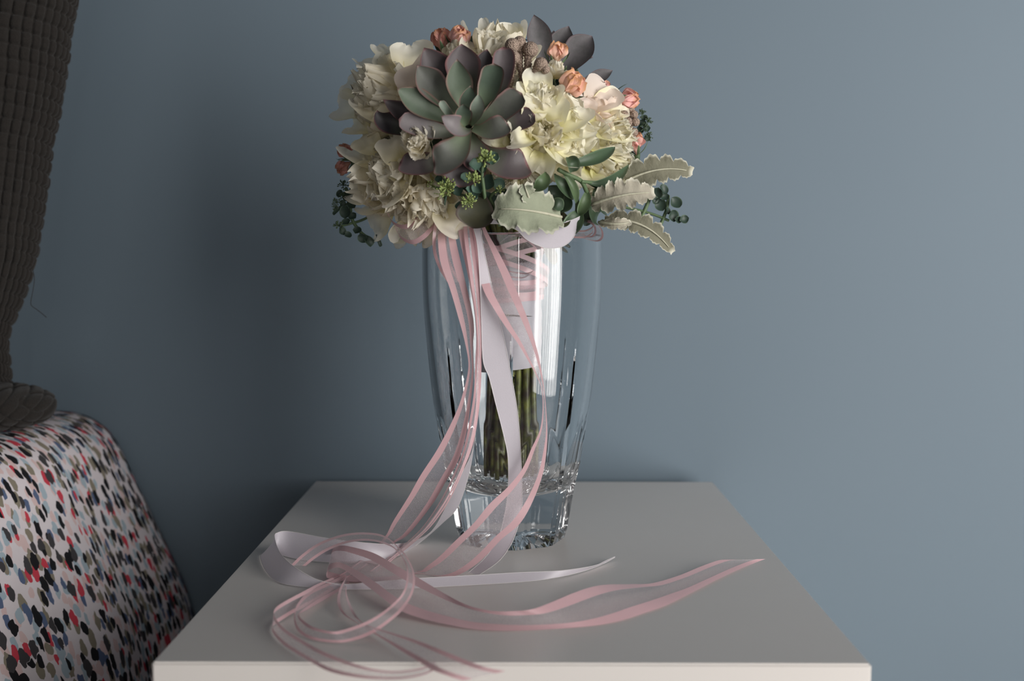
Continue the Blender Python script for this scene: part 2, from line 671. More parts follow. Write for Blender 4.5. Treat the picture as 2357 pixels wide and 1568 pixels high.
def vase():
    nth = 384
    zs = list(np.linspace(0, 0.006, 4)) + list(np.linspace(0.009, VH, 110))
    V, rows = [], 0
    for z in zs:
        for i in range(nth):
            t = 2 * PI * i / nth
            r = vase_outer(t, z)
            V.append((r * math.cos(t), r * math.sin(t), z))
        rows += 1
    # rounded rim and the inside wall
    Rt = smoothR(VH)
    wall = 0.0042
    for q in (0.25, 0.5, 0.75):
        a = PI * q
        for i in range(nth):
            t = 2 * PI * i / nth
            r = Rt - wall / 2 + wall / 2 * math.cos(a)
            V.append((r * math.cos(t), r * math.sin(t), VH + 0.0015 * math.sin(a)))
        rows += 1
    floor_z = 0.040
    for z in np.linspace(VH, floor_z + 0.03, 50):
        R = smoothR(z) - wall - 0.0018 * sstep(0.2, 0.05, z)
        for i in range(nth):
            t = 2 * PI * i / nth
            V.append((R * math.cos(t), R * math.sin(t), z))
        rows += 1
    R = smoothR(floor_z + 0.03) - wall - 0.0018
    for q in np.linspace(0, 1, 14)[1:]:
        a = q * PI / 2
        rr = max(0.0006, R * math.cos(a) ** 0.55)
        z = floor_z + 0.03 - 0.03 * math.sin(a)
        for i in range(nth):
            t = 2 * PI * i / nth
            V.append((rr * math.cos(t), rr * math.sin(t), z))
        rows += 1
    F = grid_faces(nth, rows, 0, True)
    F.append(tuple((rows - 1) * nth + k for k in range(nth)))
    # star-cut foot: rings that rise and fall
    base = len(V)
    rings = [0.86, 0.62, 0.4, 0.2]
    for q in rings:
        for i in range(nth):
            t = 2 * PI * i / nth
            r = vase_outer(t, 0) * q
            star = abs(((t * 16 / (2 * PI)) % 1) - 0.5) * 2
            z = 0.0003 + 0.0062 * star * math.sin(q * PI) ** 0.5 + 0.003 * (1 - q)
            V.append((r * math.cos(t), r * math.sin(t), z))
    for k in range(len(rings)):
        a0 = 0 if k == 0 else base + (k - 1) * nth
        b0 = base + k * nth
        for i in range(nth):
            j = (i + 1) % nth
            F.append((a0 + j, a0 + i, b0 + i, b0 + j))
    F.append(tuple(base + (len(rings) - 1) * nth + k for k in range(nth))[::-1])
    me = mesh(V, F)
    me.set_sharp_from_angle(angle=math.radians(13))
    return me


vs = link('vase', vase(), M_GLASS)
vs.location = (VX_, VY, TZ + 0.0002)
tag(vs, 'tall cut-crystal glass vase with fluted sides standing on the white table', 'vase')

# ------------------------------------------------------------------ the bouquet
BC = AT(1130, 318, VY)                      # heart of the ball of flowers
BR = 0.112
bq = tag(empty('bouquet', (VX_, VY, TZ + 0.05)), 'round bouquet of cream peonies, succulents and peach roses with long pink ribbons, in the vase', 'bouquet')
BI = Matrix.Translation(bq.location).inverted()


def part(name, parent=bq, label=None):
    """an empty part of the bouquet; its meshes are given in world coordinates"""
    o = empty(name, (0, 0, 0), parent)
    o.matrix_parent_inverse = BI if parent is bq else Matrix.Identity(4)
    if label:
        o['label'] = label
    return o


def piece(name, me, mat, parent, color=None, mw=None, label=None):
    o = link(name, me, mat, parent)
    o.matrix_parent_inverse = BI if parent is bq else Matrix.Identity(4)
    if mw is not None:
        o.matrix_basis = mw
    if color:
        o.color = (*color, 1)
    if label:
        o['label'] = label
    return o


def DOME(px, py, lift=0.0, flat=0.8):
    """point of the pixel's ray on the ball of flowers, lift metres nearer than its surface"""
    P = AT(px, py, VY)
    q = (P.x - BC.x) ** 2 + (P.z - BC.z) ** 2
    d = math.sqrt(max(0.0, BR * BR - q)) * flat
    return AT(px, py, VY - d - lift)


PXM = 0.79 / F_PX                           # metres per pixel at the flowers


def ndir(p):
    """outward direction of the ball at p, turned a little to the viewer"""
    n = (p - BC).normalized()
    return (n * 0.8 + (CAM - p).normalized() * 0.45).normalized()


# --- petals
def petal_mesh(seed, curl, cup, ruf, rag, W=0.36, nu=13, nv=13, notch=0.0):
    rnd = random.Random(seed)
    ox = rnd.uniform(0, 50)
    V, A = [], []
    y = z = 0.0
    cl = [(0.0, 0.0)]
    for j in range(1, nv):
        v = j / (nv - 1)
        a = curl * (v - 0.25) * 1.3
        y += math.cos(a) / (nv - 1)
        z += math.sin(a) / (nv - 1)
        cl.append((y, z))
    for j in range(nv):
        v = j / (nv - 1)
        if v < 0.6:
            hw = W * (0.16 + 0.84 * sstep(0, 0.62, v))
        else:
            hw = W * math.sqrt(max(0.02, 1 - ((v - 0.6) / 0.44) ** 2))
        hw *= 1 + 0.08 * noise.noise(Vector((v * 5, ox, 1)))
        for i in range(nu):
            u = -1 + 2 * i / (nu - 1)
            n1 = noise.noise(Vector((u * 3.2 + ox, 2.0, 7)))
            n2 = noise.noise(Vector((u * 8 + ox, 5.0, 3)))
            ly = 1 + rag * (n1 + 0.6 * n2) * v ** 3 - notch * math.exp(-(u / 0.25) ** 2) * v ** 4
            a = curl * (v - 0.25) * 1.3
            Y, Z = cl[j][0] * ly, cl[j][1]
            rz = ruf * v ** 1.5 * (noise.noise(Vector((u * 2.6 + ox, v * 2.2, 0))) + 0.5 * noise.noise(Vector((u * 6 + ox, v * 4, 4))))
            # cup across
            ang = cup * u
            X = hw * math.sin(ang) / cup if abs(cup) > 1e-3 else hw * u
            Zc = hw * (1 - math.cos(ang)) / cup if abs(cup) > 1e-3 else 0
            off = Zc + rz
            V.append((X, Y - math.sin(a) * off, Z + math.cos(a) * off))
            A.append(v)
    me = mesh(V, grid_faces(nu, nv), attrs={'tipness': A}, name='petal')
    return me


OUTER = [petal_mesh(s, 0.9 + 0.1 * s, 1.0, 0.07, 0.05, 0.44, 17, 15, notch=0.04 * (s % 2)) for s in range(6)]
MIDDLE = [petal_mesh(20 + s, [0.7, 1.1, 0.5, 0.9, 0.2, 1.4, 1.2, 0.8][s], [0.9, 1.2, 0.6, 1.3, 0.5, 1.0, 0.7, 1.4][s], 0.11, 0.08, 0.40, 17, 15, notch=0.08 * (s % 2)) for s in range(8)]
INNER = [petal_mesh(40 + s, [0.8, 0.3, 1.1, 0.6, 0.1, 1.5, 0.9, 0.5][s], [1.2, 1.5, 0.8, 1.6, 1.0, 1.4, 0.9, 1.7][s], 0.15, 0.12, 0.32, 15, 14, notch=0.12 * (s % 2)) for s in range(8)]
ROSE = [petal_mesh(60 + s, 1.25, 1.5, 0.06, 0.05, 0.46, 11, 10) for s in range(4)]
ALLP = {id(x): None for x in OUTER + MIDDLE + INNER + ROSE}
_own = {}


def matted(me, mat):
    """one shared copy of a mesh per material"""
    k = (me.name, mat.name)
    if k not in _own:
        c = me.copy()
        c.materials.clear()
        c.materials.append(mat)
        _own[k] = c
    return _own[k]


def frame(nrm, seed=0.0):
    a = nrm.cross(Vector((0.2, 0.1, 1))).normalized()
    return a, nrm.cross(a).normalized()


def place_petal(parent, me, mat, base, nrm, al, ph, L, roll=0.0, color=(1, 1, 1), wid=1.0):
    e1, e2 = frame(nrm)
    e = e1 * math.cos(ph) + e2 * math.sin(ph)
    d = nrm * math.cos(al) + e * math.sin(al)
    q = nrm * math.sin(al) - e * math.cos(al)
    lat = d.cross(q)
    if roll:
        R = Matrix.Rotation(roll, 3, d)
        lat, q = R @ lat, R @ q
    M = Matrix(((lat.x * L * wid, d.x * L, q.x * L, base.x), (lat.y * L * wid, d.y * L, q.y * L, base.y), (lat.z * L * wid, d.z * L, q.z * L, base.z), (0, 0, 0, 1)))
    return piece('petal', matted(me, mat), mat, parent, color, M)


def peony(px, py, r_px, lift, mat, seed, label, n_out=9, n_mid=15, n_in=12, amax=1.75, nrm=None, name='peony', wid=1.0, tint=1.0, extra=()):
    rnd = random.Random(seed)
    c = DOME(px, py, lift)
    r = r_px * PXM
    nn = nrm.normalized() if nrm is not None else ndir(c)
    P = part(name, bq, label)
    base = c - nn * r * 0.62
    L0 = r * 1.16
    tot = n_out + n_mid + n_in
    for k in range(tot):
        ph = k * 2.39996 + rnd.uniform(-0.25, 0.25)
        if k < n_in:
            al = lerp(0.05, 0.75, (k / n_in) ** 0.6) + rnd.uniform(-0.1, 0.1)
            me, L = rnd.choice(INNER), L0 * rnd.uniform(0.88, 1.08)
        elif k < n_in + n_mid:
            al = lerp(0.55, 1.25, (k - n_in) / n_mid) + rnd.uniform(-0.15, 0.15)
            me, L = rnd.choice(MIDDLE), L0 * rnd.uniform(0.9, 1.08)
        else:
            al = lerp(1.15, amax, (k - n_in - n_mid) / max(1, n_out)) + rnd.uniform(-0.1, 0.1)
            me, L = rnd.choice(OUTER), L0 * rnd.uniform(0.92, 1.05)
        g = rnd.uniform(0.93, 1.0) * tint
        w = rnd.uniform(0.97, 1.0)
        place_petal(P, me, mat, base + Vector([rnd.uniform(-1, 1) for _ in range(3)]) * r * 0.06, nn, al, ph, L, rnd.uniform(-0.45, 0.45), (g, g * w, g * w * w * w), wid)
    for q, (bx, by, tx, ty, w, l) in enumerate(extra):
        B, T = DOME(bx, by, lift - 0.008), DOME(tx, ty, lift + l * 0.4)
        Mi = DOME((bx + tx) / 2, (by + ty) / 2, lift + l)
        me = leaf_mesh(B, Mi, T, w * PXM * 1.15, Vector((rnd.uniform(-0.4, 0.4), -1, rnd.uniform(-0.1, 0.6))), 'petal', 0, 0.6, 19, 19, wavy=0.3, seed=seed * 5 + q)
        piece('petal', me, mat, P, (1, 1, 1))
    return P


# --- thick or thin leaves along a curve
def leaf_mesh(B, Mi, T, w, face, prof='point', thick=0.12, cup=0.25, nu=13, nv=20, lobes=0, wavy=0.0, seed=0, lobedepth=0.5):
    """B, Mi, T: base, middle control and tip in world space; w: width; face: direction its upper face looks at"""
    V, A, E = [], [], []
    ox = seed * 3.7
    ctr = []
    for j in range(nv):
        v = j / (nv - 1)
        p = bez(B, Mi, T, v)
        t = (bez(B, Mi, T, min(1, v + 0.02)) - bez(B, Mi, T, max(0, v - 0.02))).normalized()
        n = (face - t * face.dot(t))
        n.normalize()
        lat = t.cross(n)
        if prof == 'point':
            h = (0.34 + 0.66 * sstep(0, 0.66, v)) if v < 0.66 else 1 - ((v - 0.66) / 0.34) ** 1.75
        elif prof == 'blunt':
            h = (0.36 + 0.64 * sstep(0, 0.6, v)) if v < 0.72 else (1 - ((v - 0.72) / 0.28) ** 4) ** 0.5
        elif prof == 'round':
            h = math.sqrt(max(0.0, 1 - ((v - 0.54) / 0.54) ** 2)) if v < 0.54 else math.sqrt(max(0.0, 1 - ((v - 0.54) / 0.46) ** 2))
            h = max(h, 0.12 if v < 0.1 else 0)
        elif prof == 'petal':
            h = (0.25 + 0.75 * sstep(0, 0.62, v)) if v < 0.62 else math.sqrt(max(0.03, 1 - ((v - 0.62) / 0.40) ** 2.2))
            h *= 1 + 0.10 * noise.noise(Vector((v * 6, ox, 2)))
        elif prof == 'lance':
            h = math.sin(PI * min(1, max(0.02, v)) ** 1.15) ** 0.8 * 1.0
            h = max(h, 0.12 if v < 0.12 else 0.0)
        else:                               # lobed
            h = math.sin(PI * (0.06 + 0.90 * v ** 0.85)) ** 0.65
        hw = w * 0.5 * max(h, 0.015)
        ctr.append((p, t, n, lat, hw, v, h))
    for side in ((0,) if thick == 0 else (0, 1)):
        for (p, t, n, lat, hw, v, h) in ctr:
            for i in range(nu):
                u = -1 + 2 * i / (nu - 1)
                hh = hw
                shift = 0.0
                if lobes:
                    s = -1 if u < 0 else 1
                    ph = v * lobes + (0.5 if s < 0 else 0) + 0.45 * noise.noise(Vector((v * 3.1, ox + s, 0)))
                    lob = abs(math.sin(PI * ph)) ** 0.42
                    k = abs(u) ** 1.2
                    hh = hw * (1 - lobedepth * (1 - lob) * k + 0.05 * math.sin(ph * PI * 6) * k)
                    shift = k * hw * 0.12
                z = cup * hh * u * u
                if prof == 'petal':
                    shift = w * 0.10 * v ** 4 * (noise.noise(Vector((u * 3 + ox, 1, 1))) + 0.5 * noise.noise(Vector((u * 8 + ox, 1, 5))))
                if wavy:
                    z += wavy * hw * (abs(u) ** 1.5) * math.sin(v * lobes * 2 * PI * 1.0 + (2 if u < 0 else 0) + ox) + wavy * 0.6 * hw * noise.noise(Vector((u * 2 + ox, v * 4, 0)))
                if side:
                    z -= thick * w * math.sqrt(max(0, 1 - u * u)) * (0.35 + 0.65 * min(1, h))
                V.append(p + lat * (u * hh) + n * z + t * shift)
                e = max(abs(u), (v - 0.72) / 0.28 if v > 0.72 else 0) if side == 0 else 0.86 + 0.14 * abs(u)
                A.append(v)
                E.append(min(1, e))
    F = grid_faces(nu, nv)
    if thick:
        o2 = nu * nv
        F += [tuple(reversed(q)) for q in grid_faces(nu, nv, o2)]
        for j in range(nv - 1):
            a, b = j * nu, (j + 1) * nu
            F.append((a, b, o2 + b, o2 + a))
            a, b = a + nu - 1, b + nu - 1
            F.append((b, a, o2 + a, o2 + b))
        for i in range(nu - 1):
            a = (nv - 1) * nu + i
            F.append((a, a + 1, o2 + a + 1, o2 + a))
    me = mesh(V, F, attrs={'tipness': A, 'edge': E}, name='leaf')
    return me


COL = {
    'g': sr(102, 116, 99), 'gd': sr(82, 98, 84), 'gl': sr(140, 154, 140), 'gp': sr(100, 102, 96), 'p': sr(88, 79, 82), 'pl': sr(130, 123, 125), 'd': sr(66, 61, 66), 'pd': sr(108, 103, 108),
    'ol': sr(70, 68, 44), 'dk': sr(58, 76, 58), 'lf': sr(66, 86, 62), 'lf2': sr(82, 102, 70), 'se': sr(82, 110, 96), 'sd': sr(54, 72, 60), 'fe': sr(150, 156, 134), 'ft': sr(172, 166, 150), 'fd': sr(124, 122, 104), 'eu': sr(48, 66, 56)}

# ---- cream peonies and other white flowers
peony(882, 212, 120, 0.002, M_CREAM, 1, 'cream peony at the upper left of the ball', nrm=Vector((-0.75, -0.55, 0.35)),
      extra=((895, 190, 829, 143, 52, 0.004), (925, 195, 884, 118, 62, 0.012), (865, 262, 779, 250, 70, 0.004), (880, 232, 798, 190, 66, 0.012), (950, 190, 940, 104, 84, 0.004), (890, 150, 868, 106, 34, 0.004), (905, 280, 835, 232, 92, 0.024), (860, 300, 812, 290, 60, 0.014)))
peony(900, 400, 126, 0.002, M_CREAM, 2, 'wide open cream peony low on the left', nrm=Vector((-0.45, -0.9, -0.05)), n_out=14,
      extra=((900, 400, 812, 345, 92, 0.014), (890, 430, 812, 430, 88, 0.020), (930, 370, 900, 318, 70, 0.016), (880, 350, 830, 318, 60, 0.016), (905, 440, 838, 478, 70, 0.018), (940, 400, 905, 455, 80, 0.026)))
peony(978, 478, 98, 0.010, M_CREAM, 3, 'ruffled cream peony at the lower edge above the ribbons', nrm=Vector((-0.2, -0.8, -0.55)), n_out=12,
      extra=((940, 500, 913, 573, 40, 0.004), (905, 480, 862, 536, 62, 0.008), (1010, 480, 1050, 530, 70, 0.016), (985, 500, 975, 552, 60, 0.012), (960, 500, 925, 545, 60, 0.012), (1030, 490, 1078, 528, 46, 0.006)))
peony(1135, 125, 104, -0.012, M_CREAM, 4, 'white peony at the top behind the succulent', nrm=Vector((0.0, -0.6, 0.8)), n_out=12,
      extra=((1125, 120, 1113, 42, 24, 0.006), (1078, 125, 1058, 58, 40, 0.0), (1178, 135, 1190, 60, 62, 0.010), (1160, 130, 1150, 62, 66, 0.004), (1198, 152, 1226, 108, 50, 0.010), (1092, 160, 1084, 96, 56, 0.016), (1130, 140, 1128, 80, 60, 0.016), (1190, 120, 1172, 60, 50, 0.006)))
peony(1395, 322, 108, -0.006, M_YELLOW, 15, 'ivory peony at the right of the ball with long pale petals', nrm=Vector((0.6, -0.8, 0.05)),
      extra=((1330, 300, 1450, 290, 80, 0.020), (1340, 330, 1455, 350, 76, 0.018), (1340, 260, 1430, 232, 70, 0.014)))
peony(1262, 312, 104, 0.006, M_YELLOW, 5, 'largest peony, ivory with a yellow heart, right of the large succulent', n_out=14, n_mid=18, n_in=10, nrm=Vector((0.1, -0.95, 0.1)),
      extra=((1250, 320, 1252, 404, 50, 0.020), (1262, 322, 1318, 372, 66, 0.026), (1262, 312, 1360, 300, 62, 0.026), (1258, 300, 1340, 246, 84, 0.024), (1240, 318, 1176, 332, 44, 0.022), (1250, 300, 1262, 226, 90, 0.020), (1240, 330, 1205, 392, 50, 0.016), (1225, 300, 1180, 268, 60, 0.008), (1275, 330, 1345, 345, 60, 0.022)))
peony(1240, 225, 62, 0.008, M_YELLOW, 6, 'upright ivory petals beside the brown berries', n_out=6, n_mid=12, n_in=10, nrm=Vector((0.1, -0.5, 0.85)),
      extra=((1245, 240, 1232, 160, 58, 0.010), (1250, 245, 1275, 200, 54, 0.012), (1220, 250, 1205, 190, 40, 0.010)))
peony(1400, 400, 82, -0.006, M_YELLOW, 7, 'cream peony low on the right behind the green sprig', nrm=Vector((0.6, -0.75, -0.25)),
      extra=((1370, 380, 1405, 425, 90, 0.012), (1420, 380, 1470, 400, 50, 0.004), (1350, 390, 1345, 430, 70, 0.010)))
peony(1385, 240, 58, 0.000, M_BLUSH, 8, 'blush flower with broad smooth petals', n_out=7, n_mid=5, n_in=2, nrm=Vector((0.5, -0.5, 0.7)), wid=1.25,
      extra=((1350, 255, 1400, 200, 84, 0.010), (1345, 252, 1456, 262, 44, 0.020), (1330, 262, 1345, 222, 60, 0.008)))
peony(1055, 112, 44, -0.004, M_CREAM, 12, 'small white petals at the top beside the coral rose', n_out=5, n_mid=6, n_in=5, nrm=Vector((-0.1, -0.6, 0.8)))
peony(1175, 380, 92, -0.012, M_YELLOW, 13, 'ivory petals under the large succulent', nrm=Vector((0.1, -1, -0.2)), n_out=12,
      extra=((1190, 335, 1108, 322, 34, 0.026), (1200, 350, 1140, 332, 40, 0.022), (1190, 390, 1150, 420, 60, 0.010)))
peony(1030, 240, 100, -0.030, M_CREAM, 14, 'cream peony behind the large succulent', nrm=Vector((-0.2, -1, 0.2)))
peony(1160, 220, 70, -0.030, M_CREAM, 16, 'cream petals deep between the succulent and the berries', nrm=Vector((0.1, -1, 0.3)))
peony(1105, 330, 80, -0.034, M_YELLOW, 17, 'ivory petals deep behind the lower succulent leaves', nrm=Vector((0.0, -1, -0.1)))
for q, (bx, by, tx, ty, w, f) in enumerate([(985, 215, 950, 148, 80, 0.022), (960, 250, 885, 225, 70, 0.02)]):
    P = part('blush_bloom', bq, 'smooth blush petal between the peony and the large succulent')
    me = leaf_mesh(DOME(bx, by, 0.0), DOME((bx + tx) / 2, (by + ty) / 2, f * 1.5), DOME(tx, ty, f * 0.5), w * PXM * 1.25, Vector((-0.3, -1, 0.3)), 'round', 0, 0.5, 15, 15)
    piece('petal', me, M_BLUSH, P, (1, 1, 1))
    break

P = peony(960, 322, 43, 0.034, M_CREAM, 10, 'small frilly white floret in front of the large succulent', n_out=8, n_mid=14, n_in=14, name='white_floret', nrm=Vector((-0.2, -1, 0.15)))
P = peony(1282, 158, 34, 0.008, M_CREAM, 11, 'half-closed white bud beside the peach roses', n_out=5, n_mid=5, n_in=3, amax=0.8, name='white_bud', nrm=Vector((0.35, -0.25, 0.9)), wid=1.2)


# ---- succulents
def rosette(name, label, S0, leaves, mat, scale=1.0, axis=None):
    P = part(name, bq, label)
    for i, (b, mi, t, w, fb, fm, ft, col, prof) in enumerate(leaves):
        dB, dT = AT(b[0], b[1], S0 - fb * 1e-3), AT(t[0], t[1], S0 - ft * 1e-3)
        if mi is None:
            mi = ((b[0] + t[0]) / 2, (b[1] + t[1]) / 2)
        # control point such that the curve passes through the middle given
        mm = AT(mi[0], mi[1], S0 - fm * 1e-3)
        ctrl = mm * 2 - (dB + dT) * 0.5
        ax = axis or Vector((0.0, -1, 0.25))
        me = leaf_mesh(dB, ctrl, dT, w * PXM * scale, ax, prof, 0.13, 0.42, 15, 24, seed=i)
        piece('leaf', me, mat, P, COL[col])
    return P


S0 = DOME(1078, 290).y - 0.008
rosette('large_succulent', 'large grey-green succulent rosette with purple edges', S0, [
    ((1068, 270), (1018, 185), (976, 110), 72, -6, 2, 6, 'p', 'point'),
    ((1078, 255), (1068, 170), (1062, 101), 76, 0, 6, 10, 'p', 'point'),
    ((1088, 265), (1108, 180), (1121, 113), 52, -6, 0, 4, 'd', 'point'),
    ((1100, 272), (1150, 190), (1158, 108), 48, -4, 4, 8, 'p', 'blunt'),
    ((1030, 302), (912, 292), (868, 254), 48, -6, -4, 0, 'd', 'point'),
    ((1055, 300), (960, 276), (882, 229), 46, 0, 2, 8, 'p', 'point'),
    ((1075, 278), (1003, 208), (961, 150), 64, 2, 10, 20, 'gp', 'point'),
    ((1098, 270), (1126, 205), (1137, 146), 50, 2, 12, 20, 'gd', 'blunt'),
    ((1078, 262), (1060, 205), (1052, 136), 56, 6, 18, 27, 'g', 'point'),
    ((1072, 288), (985, 250), (914, 203), 58, 4, 12, 18, 'g', 'point'),
    ((1062, 306), (990, 300), (918, 274), 46, 4, 12, 18, 'pl', 'blunt'),
    ((1088, 288), (1150, 258), (1201, 214), 56, 2, 10, 15, 'gp', 'blunt'),
    ((1130, 296), (1185, 284), (1231, 264), 46, -2, 4, 8, 'p', 'blunt'),
    ((1088, 296), (1130, 300), (1169, 284), 50, 6, 16, 18, 'gp', 'blunt'),
    ((1050, 345), (985, 378), (920, 374), 50, 0, 8, 6, 'p', 'blunt'),
    ((1072, 308), (1068, 370), (1058, 432), 104, -2, 4, 2, 'p', 'point'),
    ((1082, 312), (1095, 352), (1106, 398), 64, 4, 10, 6, 'p', 'point'),
    ((1100, 335), (1155, 376), (1215, 378), 70, -2, 10, 6, 'p', 'blunt'),
    ((1074, 300), (1045, 352), (998, 378), 68, 10, 24, 22, 'gp', 'blunt'),
    ((1078, 285), (1079, 245), (1083, 197), 40, 12, 24, 32, 'gd', 'point'),
    ((1072, 290), (1068, 266), (1066, 240), 36, 14, 26, 30, 'gd', 'point'),
    ((1086, 290), (1098, 256), (1101, 216), 30, 14, 30, 38, 'gl', 'point'),
    ((1050, 282), (1030, 258), (1013, 232), 18, 10, 20, 26, 'gl', 'blunt'),
    ((1078, 296), (1058, 296), (1016, 266), 44, 16, 40, 48, 'pl', 'point'),
], M_SUCC)
S1 = VY - 0.012
rosette('dusky_succulent', 'dark purple-grey pointed succulent at the upper right of the ball', S1, [
    ((1250, 165), (1244, 105), (1229, 34), 58, 6, 14, 16, 'pd', 'point'),
    ((1268, 170), (1268, 120), (1275, 70), 34, -6, -4, -2, 'd', 'point'),
    ((1276, 175), (1288, 120), (1309, 60), 64, 2, 8, 10, 'pd', 'point'),
    ((1292, 180), (1322, 140), (1365, 132), 40, -4, -2, 0, 'pd', 'point'),
    ((1286, 185), (1325, 128), (1363, 83), 70, 6, 14, 14, 'pd', 'point'),
    ((1320, 200), (1365, 184), (1410, 162), 34, 6, 10, 8, 'pd', 'point'),
], M_PURPLE)
S2 = DOME(1262, 480).y - 0.004
rosette('green_succulent', 'small dark green succulent low in the ball', S2, [
    ((1262, 480), (1240, 462), (1222, 440), 40, 0, 6, 8, 'gd', 'point'),
    ((1262, 480), (1278, 455), (1262, 428), 44, 4, 12, 14, 'dk', 'point'),
    ((1268, 482), (1295, 470), (1308, 448), 44, 2, 8, 12, 'dk', 'point'),
    ((1262, 486), (1236, 496), (1216, 500), 40, 2, 6, 6, 'gd', 'point'),
    ((1268, 488), (1290, 505), (1312, 500), 40, 2, 8, 8, 'ol', 'point'),
    ((1264, 488), (1262, 505), (1268, 522), 36, 2, 8, 8, 'dk', 'point'),
    ((1268, 478), (1280, 470), (1296, 482), 30, 10, 18, 14, 'dk', 'point'),
], M_GREEN)
P = part('olive_leaf', bq, 'broad olive-brown leaf hanging over the ribbons')
piece('leaf', leaf_mesh(DOME(1096, 436, 0.010), DOME(1098, 480, 0.034), DOME(1088, 526, 0.030), 82 * PXM, Vector((0, -1, 0.1)), 'point', 0.06, 0.3), M_PURPLE, P, COL['ol'])


# ---- sprigs: stems, leaves, bud heads
def stem_piece(P, pts, r=0.0011, lift=0.006, mat=M_STEM, Y=None):
    p3 = [Vector(q) for q in catmull([(AT(x, y, Y) if Y is not None else DOME(x, y, lift)) for x, y in pts], 6 * len(pts))]
    v, f = tube(p3, r, 7)
    return piece('stem', mesh(v, f), mat, P)


def bud_head(P, px, py, rp, lift, n, seed, mat=M_BUD, Y=None):
    """a head of tiny buds on short stalks: too small to count"""
    rnd = random.Random(seed)
    c = AT(px, py, Y) if Y is not None else DOME(px, py, lift)
    R = rp * PXM
    V, F = [], []
    for k in range(n):
        d = Vector((rnd.gauss(0, 1), rnd.gauss(-0.6, 0.7), rnd.gauss(0.35, 0.9))).normalized()
        p = c + Vector((d.x * R, d.y * R * 0.7, d.z * R)) * rnd.uniform(0.55, 1.0)
        q = (d + Vector((0, -0.2, 0.5))).normalized()
        L, w = R * rnd.uniform(0.22, 0.34), R * rnd.uniform(0.09, 0.14)
        pts = [p + q * L * t for t in (-0.5, -0.2, 0.25, 0.5)]
        v, f = tube(pts, [w * 0.5, w, w * 0.85, w * 0.15], 6)
        o = len(V)
        V += v
        F += [tuple(a + o for a in t) for t in f]
        v, f = tube([c, p], R * 0.035, 4)
        o = len(V)
        V += v
        F += [tuple(a + o for a in t) for t in f]
    o = piece('bud_cluster', mesh(V, F), mat, P)
    o['kind'] = 'stuff'
    return o


def round_leaf(P, px, py, rp, lift, col, seed, mat=M_SEDUM, Y=None, ang=None, thick=0.10):
    rnd = random.Random(seed * 7 + 1)
    a = rnd.uniform(0, 2 * PI) if ang is None else ang
    dx, dy = math.cos(a) * rp, math.sin(a) * rp
    f = (lambda x, y, l: AT(x, y, Y - l)) if Y is not None else (lambda x, y, l: DOME(x, y, lift + l))
    B, T, Mi = f(px - dx, py - dy, 0), f(px + dx, py + dy, 0.002), f(px, py, -0.002)
    face = Vector((rnd.uniform(-0.45, 0.45), -1, rnd.uniform(-0.1, 0.6)))
    piece('leaf', leaf_mesh(B, Mi, T, rp * 2 * PXM * 0.98, face, 'round', thick, 0.35, 11, 13), mat, P, COL[col])


P = part('sedum_sprig', bq, 'blue-green sedum sprig with yellow-green buds, in front of the succulent')
stem_piece(P, [(1111, 382), (1110, 405), (1113, 433), (1118, 470)], 0.0013, 0.020)
round_leaf(P, 1092, 378, 14, 0.024, 'se', 1)
round_leaf(P, 1134, 367, 16, 0.024, 'se', 2)
round_leaf(P, 1110, 386, 12, 0.020, 'se', 3)
bud_head(P, 1116, 365, 22, 0.032, 46, 1)
P = part('sedum_sprig', bq, 'sedum sprig with round leaves and open bud heads, left of the olive leaf')
stem_piece(P, [(1100, 462), (1065, 450), (1030, 440), (996, 430)], 0.0011, 0.012)
for q, (x, y, r) in enumerate([(1034, 416, 14), (1022, 464, 14), (1010, 412, 9), (1055, 441, 12), (1000, 445, 8)]):
    round_leaf(P, x, y, r, 0.013, 'se', 10 + q)
bud_head(P, 1028, 432, 22, 0.024, 44, 2)
bud_head(P, 1014, 447, 14, 0.022, 20, 12)
bud_head(P, 995, 427, 12, 0.018, 18, 3)
P = part('sedum_sprig', bq, 'sedum sprig with two bud heads over the olive leaf')
stem_piece(P, [(1150, 500), (1120, 470), (1092, 445), (1088, 420)], 0.0012, 0.012)
for q, (x, y, r) in enumerate([(1073, 411, 13), (1101, 434, 15), (1083, 440, 12), (1087, 452, 13), (1057, 474, 10), (1098, 462, 14), (1070, 478, 10)]):
    round_leaf(P, x, y, r, 0.018, 'se', 20 + q)
bud_head(P, 1089, 414, 19, 0.030, 34, 4)
bud_head(P, 1077, 463, 18, 0.028, 34, 5)
P = part('sedum_sprig', bq, 'sedum sprig with large round leaves beside the felted leaf')
stem_piece(P, [(1150, 520), (1140, 480), (1128, 455), (1148, 437)], 0.0012, 0.010)
for q, (x, y, r) in enumerate([(1148, 424, 15), (1126, 420, 18), (1128, 466, 25), (1160, 450, 16), (1105, 492, 16), (1150, 480, 18), (1180, 450, 15), (1130, 498, 16)]):
    round_leaf(P, x, y, r, 0.006, 'sd' if q > 2 else 'se', 30 + q)
bud_head(P, 1151, 438, 12, 0.022, 18, 6)
P = part('sedum_sprig', bq, 'dark green sedum sprigs sticking out at the lower left')
YL = VY - 0.02
stem_piece(P, [(768, 484), (790, 474), (818, 462), (870, 440)], 0.001, Y=YL)
stem_piece(P, [(795, 432), (806, 455), (809, 500), (828, 532), (845, 546)], 0.0013, Y=YL)
stem_piece(P, [(785, 520), (805, 515), (830, 508), (870, 490)], 0.001, Y=YL)
for q, (x, y, r) in enumerate([(800, 452, 13), (796, 488, 15), (787, 532, 10), (800, 541, 9), (822, 531, 10), (808, 470, 12), (812, 498, 10), (783, 446, 9), (835, 548, 12), (797, 512, 10), (788, 470, 9), (815, 440, 12)]):
    round_leaf(P, x, y, r, 0, 'eu', 50 + q, Y=YL - 0.003)
